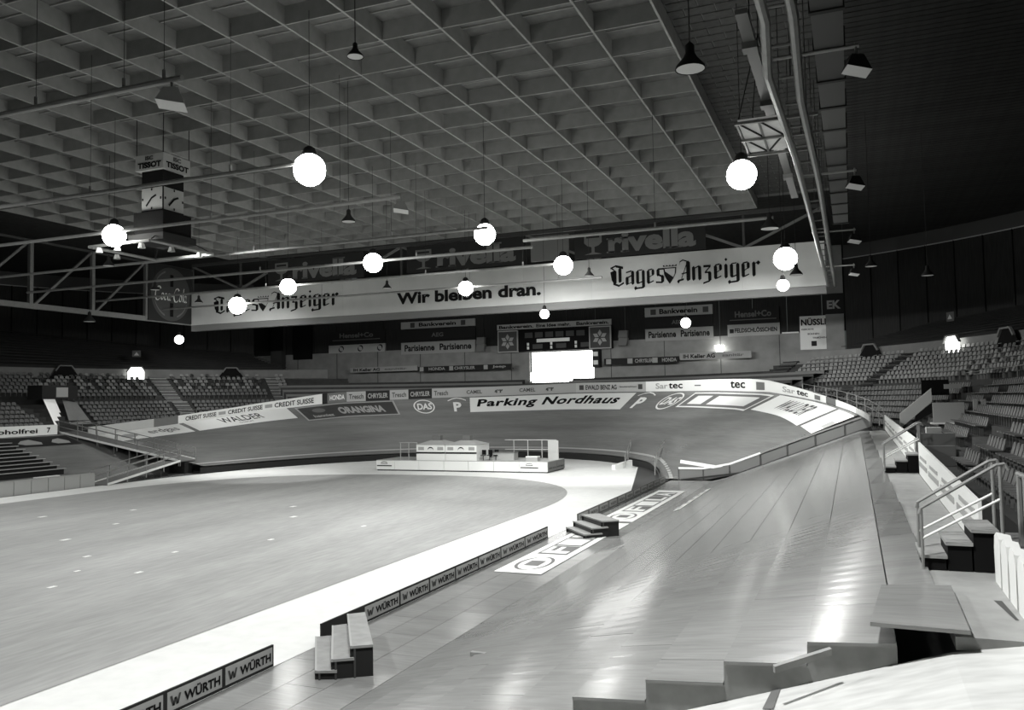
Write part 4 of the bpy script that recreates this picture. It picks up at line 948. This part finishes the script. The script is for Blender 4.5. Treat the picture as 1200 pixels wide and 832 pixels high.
struct(MB().box(-100, -64.3, 10, 108, 23.6, 23.8).build('ceiling_left', SLAT), 'dark ceiling above the left stand')
struct(MB().box(-64.3, -.4, 75.1, 108, 24.1, 24.3).build('ceiling_far', SLAT), 'dark ceiling beyond the banner')
struct(MB().box(-100, 40, -14, -13.8, 0, 24).build('wall_near', WALLD))
struct(MB().box(-100, 40, -14, 12, 24.1, 24.3).build('ceiling_near', CONCD), 'ceiling behind the camera')
# catwalk and duct on the right
t = thing('ladder_catwalk', 'long ladder-like catwalk of two tubes hanging on the right', 'catwalk', (-1.35, 45, 15.6))
MB().path([(-1.75, 14, 15.6), (-1.65, 21, 15.6), (-1.9, 24.5, 15.5), (-1.7, 34, 15.6), (-1.55, 75, 15.6)], .13, 8).build('tube', STEEL, t)
MB().path([(-1.1, 14, 15.6), (-1.0, 21, 15.6), (-1.15, 27, 15.55), (-1.0, 38, 15.6), (-1.0, 75, 15.6)], .13, 8).build('tube', STEEL, t)
for k in range(24): MB().tube((-1.65, 18 + 2.4 * k, 15.62), (-1.05, 18 + 2.4 * k, 15.62), .04, 6).build('rung', STEELD, t)
for k in range(10): MB().tube((-1.35, 20 + 5.6 * k, 15.7), (-1.35, 20 + 5.6 * k, 23.9), .02, 5).build('hanger', DARK, t)
t = thing('ventilation_duct', 'dark panelled duct running beside the ladder catwalk', 'duct', (-.2, 45, 17.6))
for k in range(13):
    y = 20 + 3.0 * k; MB().box(-.75, .15, y, y + 2.8, 17.7, 18.3).build('duct_section', DGREY, t); MB().box(-.8, .2, y + 2.8, y + 3.0, 17.65, 18.35).build('flange', DARK, t)
for k in range(7): MB().tube((-.3, 20 + 6 * k, 18.3), (-.3, 20 + 6 * k, 23.4), .03, 5).build('hanger', DARK, t)
t = thing('cable_tray', 'narrow grey tray left of the ladder catwalk', 'cable tray', (-2.4, 30, 17))
MB().box(-2.7, -2.35, 24, 48, 17.2, 17.35).build('tray', GREY, t)
for k in range(4): MB().box(-2.75, -2.3, 26 + 5.5 * k, 26.5 + 5.5 * k, 17.0, 17.2).build('bracket', GREY, t)
for k in range(4): MB().tube((-2.5, 26 + 6 * k, 17.3), (-2.5, 26 + 6 * k, 24), .02, 5).build('hanger', DARK, t)
t = thing('hanging_light_panel', 'pale translucent panel with crossed braces hanging by the catwalk', 'light panel', (-2.6, 32, 16))
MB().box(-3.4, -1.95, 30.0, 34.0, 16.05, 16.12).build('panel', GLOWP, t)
for y in (29.9, 32.0, 34.1): MB().beam((-3.5, y, 15.95), (-.75, y, 15.95), .12, .1).build('bar', STEEL, t)
for x in (-3.45, -2.7, -1.95): MB().beam((x, 29.9, 16.0), (x, 34.1, 16.0), .07, .06).build('side_bar', STEELD, t)
MB().beam((-3.4, 30, 16), (-2.7, 32, 16), .05).build('brace', DARK, t); MB().beam((-2.7, 30, 16), (-2.0, 32, 16), .05).build('brace', DARK, t); MB().beam((-3.4, 32, 16), (-2.7, 34, 16), .05).build('brace', DARK, t); MB().beam((-2.7, 34, 16), (-2.0, 32, 16), .05).build('brace', DARK, t)
for p in ((-3.4, 30), (-1.95, 30), (-3.4, 34), (-1.95, 34)): MB().tube((*p, 16), (-2.7, 31, 19.5), .02, 5).build('sling', DARK, t)
MB().tube((-2.7, 31, 19.5), (-2.7, 31, 24), .02, 5).build('sling', DARK, t)
# ------------------------------------------------------------------ hanging ring truss with the banners
t = thing('banner_truss', 'dark steel truss ring carrying the long white banner', 'truss', (-35, 75, 15.6))
MB().box(-69.5, -1.7, 74.9, 75.6, 14.95, 15.6).build('lower_chord', GREY, t)
MB().box(-69.5, -1.7, 74.9, 75.2, 22.3, 22.6).build('upper_chord', DGREY, t)
k = 0; x = -69.5
while x < -2:
    MB().beam((x, 75.1, 15.6), (x, 75.1, 22.3), .2).build('post', DGREY, t)
    x1 = min(x + 6.8, -1.7)
    MB().beam((x + .1, 75.1, 19.4), (x1 - .1, 75.1, 22.3), .22).build('brace', GREY, t) if k % 2 else MB().beam((x + .1, 75.1, 22.3), (x1 - .1, 75.1, 19.4), .22).build('brace', GREY, t)
    x += 6.8; k += 1
MB().beam((-69.5, 30, 15.85), (-69.5, 75, 15.85), .3, .5).build('lower_chord', STEELD, t)
MB().beam((-69.5, 30, 21.9), (-69.5, 75, 21.9), .2, .2).build('upper_chord', DGREY, t)
for k in range(6):
    y = 68.2 - 6.8 * k
    MB().beam((-69.5, y, 15.9), (-69.5, y, 21.9), .35).build('post', STEELD, t)
    MB().beam((-69.5, y - .2, 21.8), (-69.5, y - 6.4, 16.0), .22).build('brace', STEELD, t)
# white banner with titles
bn = thing('long_banner', 'very long off-white banner spanning the hall below the coffers', 'banner', (-35, 74.7, 15.6))
for k in range(10):
    x0 = -69.3 + 6.76 * k; MB().box(x0, x0 + 6.75, 74.6, 74.85, 15.6, 19.35).build('cloth_panel', OFFW, bn)
def title(x0, x1, z0, z1, left=True):
    y = 74.55; W = x1 - x0
    Va, Fa = blackletter('Tages'); Vb, Fb = blackletter('Anzeiger')
    sc = None
    wa = max(v[0] for v in Va); wb = max(v[0] for v in Vb); gap = 5.0; tot = wa + gap + wb; s = W / tot; sy = (z1 - z0) / 7.3
    mb = MB(); mb.add([(x0 + vx_ * s, y, z0 + vy_ * sy) for vx_, vy_ in Va], Fa); mb.build('title_lettering', BLACK, bn)
    o = x0 + (wa + gap) * s
    mb = MB(); mb.add([(o + vx_ * s, y, z0 + vy_ * sy) for vx_, vy_ in Vb], Fb); mb.build('title_lettering', BLACK, bn)
    c = x0 + (wa + gap * .40) * s; hw = 2.0 * s; zt_ = z0 + 5.0 * sy; zb = z0 - .4 * sy
    sh = [(c - hw, zt_), (c - hw * .9, z0 + 3 * sy), (c - hw * .5, z0 + 1.2 * sy), (c, zb), (c + hw * .5, z0 + 1.2 * sy), (c + hw * .9, z0 + 3 * sy), (c + hw, zt_)]
    MB().add([(a, y, b) for a, b in sh], [tuple(range(7))]).build('shield', PGREY, bn)
    MB().add([(a, y - .02, b) for a, b in ((c - hw, zt_ - .2), (c - hw * .9, z0 + 3 * sy), (c - hw * .5, z0 + 1.2 * sy), (c, zb), (c + hw * .6, z0 + 1.6 * sy))], [(0, 1, 2, 3, 4)]).build('shield_field', BLACK, bn)
    V, F = ribbon([sh + [sh[0]]], .14, .7); MB().add([(a, y - .02, b) for a, b in V], F).build('shield_outline', BLACK, bn)
    mb = MB()
    for k in range(5):
        u = c + (k - 2) * hw * .45; mb.add([(u - .14, y, zt_ + .15), (u + .14, y, zt_ + .15), (u + (k - 2) * .07, y, zt_ + 1.2 * sy)], [(0, 1, 2)])
    mb.build('crown', BLACK, bn)
title(-20.2, -6.9, 16.75, 18.6)
title(-66.0, -49.5, 16.75, 18.6)
lettering(bn, 'Wir bleiben dran.', BLACK, lambda u, v: (-42.6 + 15.6 * u, 74.55, 16.35 + 1.25 * v), (0, 1, 0, 1), bold=.04)
def rivella(x0, x1, label):
    t = thing('drinks_banner', label, 'banner', ((x0 + x1) / 2, 74.6, 19.5), 'dark drinks banners above the long banner')
    MB().box(x0, x1, 74.6, 74.8, 19.5, 22.15).build('cloth', DARK, t)
    y = 74.56; W = x1 - x0
    fn = lambda u, v: (x0 + W * u, y, 19.75 + 2.1 * v)
    lettering(t, 'rivella', GREY, fn, (.27, .93, .03, .95), bold=.045)
    mb = MB()
    for u, v in ((.275, .03), (.385, .03), (.725, .03), (.78, .03), (.275, .62), (.38, .62), (.715, .9), (.77, .9)):
        panel(mb, fn, (u - .018, u + .045, v, v + .07))
    mb.build('serif', GREY, t)
    c = .15
    g = [(c - .07, .95), (c + .07, .95), (c + .07, .55), (c + .045, .42), (c + .012, .36), (c + .012, .12), (c + .07, .03), (c - .07, .03), (c - .012, .12), (c - .012, .36), (c - .045, .42), (c - .07, .55)]
    MB().add([fn(a, b) for a, b in g], [(0, 1, 2, 3, 4, 9, 10, 11), (4, 5, 8, 9), (5, 6, 7, 8)]).build('glass_emblem', GREY, t)
    mb = MB(); panel(mb, lambda u, v: (x0 + W * u, y - .02, 19.75 + 2.1 * v), (c - .052, c + .052, .76, .86)); mb.build('glass_rim', DARK, t)
rivella(-23.6, -11.5, 'right-hand dark drinks banner above the newspaper title')
rivella(-41.4, -28.6, 'middle dark drinks banner above the slogan')
rivella(-58.6, -46.5, 'left-hand dark drinks banner half hidden by lamps')
tag(MB().box(-28.0, -24.2, 74.7, 74.85, 19.6, 22.0).build('grey_panel', GREY), 'plain grey panel between two drinks banners', 'panel')
# round drinks sign on the corner of the ring
t = thing('round_drinks_sign', 'dark square sign with a big disc and white script at the truss corner', 'sign', (-69.3, 71.5, 15.7))
MB().box(-69.4, -69.2, 68.3, 74.6, 15.7, 21.9).build('board', DARK, t)
D = [(71.45 + 2.85 * cos(a), 18.75 + 2.95 * sin(a)) for a in [2 * PI * i / 40 for i in range(40)]]
MB().add([(-69.17, y, z) for y, z in D], [tuple(range(40))]).build('disc', DGREY, t)
fs = lambda u, v: (-69.12, 69.1 + 4.7 * u, 17.9 + 1.7 * v)
def arc(cx, cy, rx, ry, a0, a1, n=10): return [(cx + rx * cos(math.radians(a0 + (a1 - a0) * i / n)), cy + ry * sin(math.radians(a0 + (a1 - a0) * i / n))) for i in range(n + 1)]
S = [arc(1.3, 1.5, 1.2, 1.4, 45, 315, 14), arc(3.15, .95, .5, .65, 0, 360, 12), arc(4.6, .95, .5, .65, 45, 315, 10), arc(6.0, .95, .5, .65, 0, 360, 12), [(6.5, 1.6), (6.5, .4), (6.9, .3)], [(7.2, 1.1), (7.9, 1.2)],
     arc(9.4, 1.5, 1.2, 1.4, 45, 315, 14), arc(11.25, .95, .5, .65, 0, 360, 12), [(12.3, .3), (12.3, 3.0)], arc(13.3, .95, .5, .65, 0, 360, 12), [(13.8, 1.6), (13.8, .4), (14.2, .3)]]
V, F = ribbon(S, .4, .6); V2, F2 = ribbon(S, .22, .6 + PI / 2); F = F + [tuple(i + len(V) for i in q) for q in F2]; V = V + V2; V = [(x + .25 * y, y) for x, y in V]; V, F = norm2(V, F)
lettering(t, (V, F), WHITE, fs, (0, 1, 0, 1), name='script_lettering')
MB().box(-69.14, -69.12, 71.3, 71.75, 16.3, 17.8).build('bottle_emblem', BLACK, t); MB().box(-69.14, -69.12, 71.3, 71.75, 19.6, 20.9).build('bottle_emblem', BLACK, t)
for a0, a1 in ((200, 250), (290, 340), (110, 150)):
    P = [(71.45 + 2.5 * cos(math.radians(a)), 18.75 + 2.55 * sin(math.radians(a))) for a in range(a0, a1, 6)]
    V, F = ribbon([P], .2, PI / 2); MB().add([(-69.13, y, z) for y, z in V], F).build('rim_highlight', GREY, t)
# ------------------------------------------------------------------ clock cube
t = thing('clock_tower', 'hanging four-sided clock with white name header, centre of the hall', 'clock', (CX, 37, 16))
x0, y0 = -37.05, 37.6
MB().box(x0 - 1.05, x0 + 1.05, y0 - 1.05, y0 + 1.05, 20.05, 20.95).build('header', PGREY, t)
for fn in (plane_fn((x0 - 1.05, y0 - 1.07, 20.05), (1, 0, 0), (0, 0, 1)), plane_fn((x0 + 1.07, y0 - 1.05, 20.05), (0, 1, 0), (0, 0, 1))):
    lettering(t, 'TISSOT', BLACK, fn, (.2, 1.95, .1, .45), bold=.05); lettering(t, 'ISC', DGREY, fn, (.75, 1.35, .55, .8), bold=.05)
MB().box(x0 - .8, x0 + .8, y0 - .8, y0 + .8, 16.6, 20.05).build('body', BLACK, t)
for fn in (plane_fn((x0 - .8, y0 - .83, 17.75), (1, 0, 0), (0, 0, 1)), plane_fn((x0 + .83, y0 - .8, 17.75), (0, 1, 0), (0, 0, 1))):
    mb = MB(); panel(mb, fn, (0.03, 1.57, 0, 1.3)); f = mb.build('clock_face', PGREY, t)
    def off(u, v, g=fn): p = Vector(g(u, v)); c = Vector((x0, y0, p.z)); return tuple(p + (p - c).normalized() * .03)
    V, F = ribbon([[(.8, .7), (1.12, .85)], [(.8, .7), (.4, .25)]], .12, 2.2)
    MB().add([off(a, b) for a, b in V], F).build('clock_hand', BLACK, f)
    mb = MB()
    for a, b in ((.8, 1.2), (.8, .1), (.14, .65), (1.45, .65)): mb.add([off(a - .05, b - .07), off(a + .05, b - .07), off(a + .05, b + .07), off(a - .05, b + .07)], [(0, 1, 2, 3)])
    mb.build('hour_mark', BLACK, f)
MB().box(x0 - 1.1, x0 + 1.1, y0 - 1.1, y0 + 1.1, 16.3, 17.6).build('lower_box', BLACK, t)
MB().box(x0 - 1.3, x0 + 1.3, y0 - 1.3, y0 + 1.3, 15.9, 16.3).build('loudspeaker_tray', DARK, t)
for p in ((-1, -1), (1, -1), (1, 1), (-1, 1)): MB().tube((x0 + p[0], y0 + p[1], 20.9), (x0 + p[0], y0 + p[1], 23.5), .025, 5).build('cable', DARK, t)
t = thing('square_rig', 'square pipe frame with small lamps below the hanging clock', 'lamp frame', (-36, 38, 15.8))
Q = [(-40.6, 35.6), (-36.0, 35.6), (-36.0, 40.6), (-40.6, 40.6)]
for a, b in zip(Q, Q[1:] + Q[:1]): MB().tube((*a, 15.7), (*b, 15.7), .09, 6).build('pipe', STEEL, t)
for p in Q: MB().tube((*p, 15.7), (x0 + (p[0] - x0) * .4, y0 + (p[1] - y0) * .4, 16.4), .03, 5).build('stay', DARK, t)
for k, (x, y) in enumerate(((-39.8, 35.6), (-38.4, 35.6), (-36.6, 35.6), (-36.0, 37.2), (-36.0, 39.4), (-40.6, 37.6))):
    l = MB().lathe((x, y, 15.3), [(.0, .3), (.12, .28), (.2, 0), (.0, 0)], 8).build('spot_lamp', PGREY if k % 2 else WHITE, t)
# ------------------------------------------------------------------ lamp pipes and lamps
def pipe(y, x0, x1, z, label, hang=()):
    t = thing('lamp_pipe', label, 'pipe', (x1, y, z))
    MB().tube((x0, y, z), (x1, y, z), .095, 8).build('pipe', STEEL, t)
    for h in hang: MB().tube((h, y, z), (h, y, z + .35), .06, 6).build('clamp', STEELD, t); MB().tube((h, y, z + .3), (h, y, 22.68), .012, 4).build('cable', DARK, t)
pipe(19.2, -44, -18.2, 16.2, 'nearest lamp pipe at the upper left', (-24.3, -20.5, -18.9))
pipe(28.1, -64, -20.4, 16.2, 'second lamp pipe ending at the big lit lamp', (-32, -24))
pipe(34.8, -64, -19.6, 16.2, 'third lamp pipe passing the hanging clock', (-31, -23))
pipe(43.2, -64, -18.8, 16.2, 'fourth lamp pipe ending near the middle of the hall', (-35, -25))
pipe(50.0, -64, -18.6, 16.2, 'fifth lamp pipe in front of the left banner', (-40, -27))
pipe(57.0, -64, -18.3, 16.2, 'sixth lamp pipe in front of the long banner', (-45, -30, -22))
pipe(65.0, -64, -18.3, 16.2, 'seventh lamp pipe closest to the long banner', (-45, -30, -22))
pipe(46.8, -18, -3.6, 16.0, 'short lamp pipe left of the catwalk near the banner', (-10,))
def arm(y, label, lbl2, lit=False):
    t = thing('outrigger_pipe', label, 'pipe', (-1.4, y, 15.75), 'lamp arms on the catwalk'); MB().tube((-1.85, y, 15.75), (.5, y, 15.75), .05, 6).build('pipe', STEEL, t)
    flood(.42, y, 15.55, lbl2, 0.5)
def flood(x, y, z, label, s, lens=LENSD, body=DARK, yaw=.5):
    t = thing('floodlight', label, 'floodlight', (x, y, z), 'box floodlights')
    c, sn = cos(yaw), sin(yaw)
    R = lambda a, b, h: (x + c * a - sn * b, y + sn * a + c * b, z + h)
    B = [R(-s * .7, -s * .35, -s * .75), R(s * .7, -s * .35, -s * .95), R(s * .7, s * .35, -s * 1.2), R(-s * .7, s * .35, -s * 1.0)]
    MB().hexa(B, [R(-s * .35, -s * .2, -.05), R(s * .35, -s * .2, -.05), R(s * .35, s * .3, -.1), R(-s * .35, s * .3, -.1)]).build('housing', body, t)
    MB().add([(p[0], p[1] - .01, p[2] - .012) for p in B], [(0, 1, 2, 3)]).build('lens', lens, t)
    MB().tube(R(0, 0, -.1), R(0, 0, .3), .04, 6).build('bracket', STEELD, t)
for y, a in ((24, 'nearest'), (37.5, 'second'), (51, 'third'), (65, 'fourth')): arm(y, a + ' lamp arm sticking out right of the catwalk', a + ' box floodlight right of the catwalk')
flood(-18.6, 19.2, 16.0, 'white floodlight at the end of the nearest pipe', .6, body=PGREY)
flood(-19.6, 34.8, 16.0, 'small floodlight at the end of the third pipe', .5, body=GREY)
def TOP(x, y): return 24.1 if y > 75 else 22.7 if -64.2 < x < -7 else 23.6 if x < -.4 else 23.38
def globe(x, y, z, r, label, lens=LENS, grp='big lit lamps'):
    t = thing('lit_lamp', label, 'lamp', (x, y, z), grp)
    MB().lathe((x, y, z), [(r * sin(PI * i / 10), -r * cos(PI * i / 10)) for i in range(11)], 16).build('globe', lens, t, True)  # globe enlarged so its shape takes in part of the lamp's glow
    MB().lathe((x, y, z + r * .9), [(r * .5, 0), (r * .35, .3), (.08, .4), (.0, .4)], 10).build('cap', DARK, t, True)
    MB().tube((x, y, z + r), (x, y, TOP(x, y)), .015, 4).build('cable', DARK, t)
for x, y, z, r, l in ((-20.3, 28.5, 16, .66, 'large lit lamp at the end of the second pipe'), (-4.1, 37.1, 16, .64, 'large lit lamp left of the catwalk below the pale panel'), (-37.9, 34.9, 16, .62, 'large lit lamp left of the hanging clock'),
                   (-19.3, 44, 16, .62, 'large lit lamp above the middle drinks banner'), (-30.1, 49.5, 16, .66, 'large lit lamp between left and middle drinks banners'), (-18.8, 56.7, 16, .68, 'large lit lamp left of the right drinks banner'),
                   (-4, 61.3, 16, .80, 'large lit lamp on the right end of the long banner'), (-42.3, 56.4, 16, .66, 'large lit lamp before the left drinks banner'), (-54.4, 64.7, 16, .82, 'large lit lamp over the left newspaper title'), (-30.1, 64.4, 16, .62, 'large lit lamp over the slogan on the banner')):
    globe(x, y, z, r, l)
for x, y, z, r, l in ((-70.6, 74.2, 14, .5, 'small oval lit lamp under the left banner end'), (-24.9, 69.6, 14, .42, 'small lit lamp above the scoreboard'), (-15.0, 83.2, 13.8, .5, 'small lit lamp before the right sign group'), (-4.2, 61, 14.1, .42, 'small lit lamp below the right banner edge')):
    globe(x, y, z, r, l, LENS2, 'small lit lamps')
def pend(x, y, z, s, label, top=23.6, lens=LENSD):
    t = thing('pendant_lamp', label, 'lamp', (x, y, z), 'unlit pendant lamps')
    MB().lathe((x, y, z), [(s, 0), (s * .92, s * .25), (s * .45, s * .8), (s * .3, s * 1.1), (s * .3, s * 1.6), (s * .12, s * 1.8), (0, s * 1.8)], 16).build('shade', DARK, t, True)
    MB().lathe((x, y, z + .01), [(0, 0), (s * .93, 0.0)], 16).build('lens', lens, t)
    MB().tube((x, y, z + s * 1.8), (x, y, TOP(x, y)), .015, 4).build('cord', DARK, t)
pend(-3.82, 23.0, 15.45, .42, 'domed pendant lamp at the upper right before the tiles', lens=LENSD)
pend(-3.8, 46.8, 15.4, .5, 'domed pendant lamp at the end of the short pipe')
pend(-3.0, 55.4, 14, .4, 'dark pendant lamp over the right banner edge')
pend(-62, 54.5, 14, .5, 'faint pendant lamp before the left dark upper tier', lens=LENSD)
pend(1.3, 54, 14, .35, 'small pendant lamp right of the catwalk end')
pend(4.76, 60, 14, .38, 'small pendant lamp before the right dark wall')
pend(-11.8, 18.6, 15.5, .22, 'tiny diamond-like pendant lamp near the top of the frame')
for x, y, l in ((-44, 40.1, 'pendant lamp left of the round drinks sign'), (-23.1, 35.7, 'pendant lamp below the third pipe end'), (-17.7, 59.4, 'pendant lamp right of the lit lamp on the banner'), (-53, 58, 'pendant lamp left of the left drinks banner'), (-50, 50, 'pendant lamp below the clock frame, right'), (-34, 58, 'pendant lamp before the slogan')):
    pend(x, y, 15.5, .36, l)
o = tag(MB().beam((-15.0, 105.75, 11.5), (-15.0, 106.35, 11.5), .1).lathe((-15.0, 105.7, 12.2), [(0, -.9), (.25, -.7), (.6, .6), (.0, .6)], 12).build('uplight', LENS2), 'bright cone-shaped wall light below the right brewery sign', 'lamp')
for i, (x0, x1) in enumerate(((-7.3, -5.8), (-8.9, -8.0))): pass
tag(MB().box(-7.6, -5.7, WY, WY + .3, 13.95, 14.1).build('light_slit', WHITE), 'thin white slit left of the square sign', 'light slit')
print('seats', len(seats), 'objects', len(bpy.data.objects))
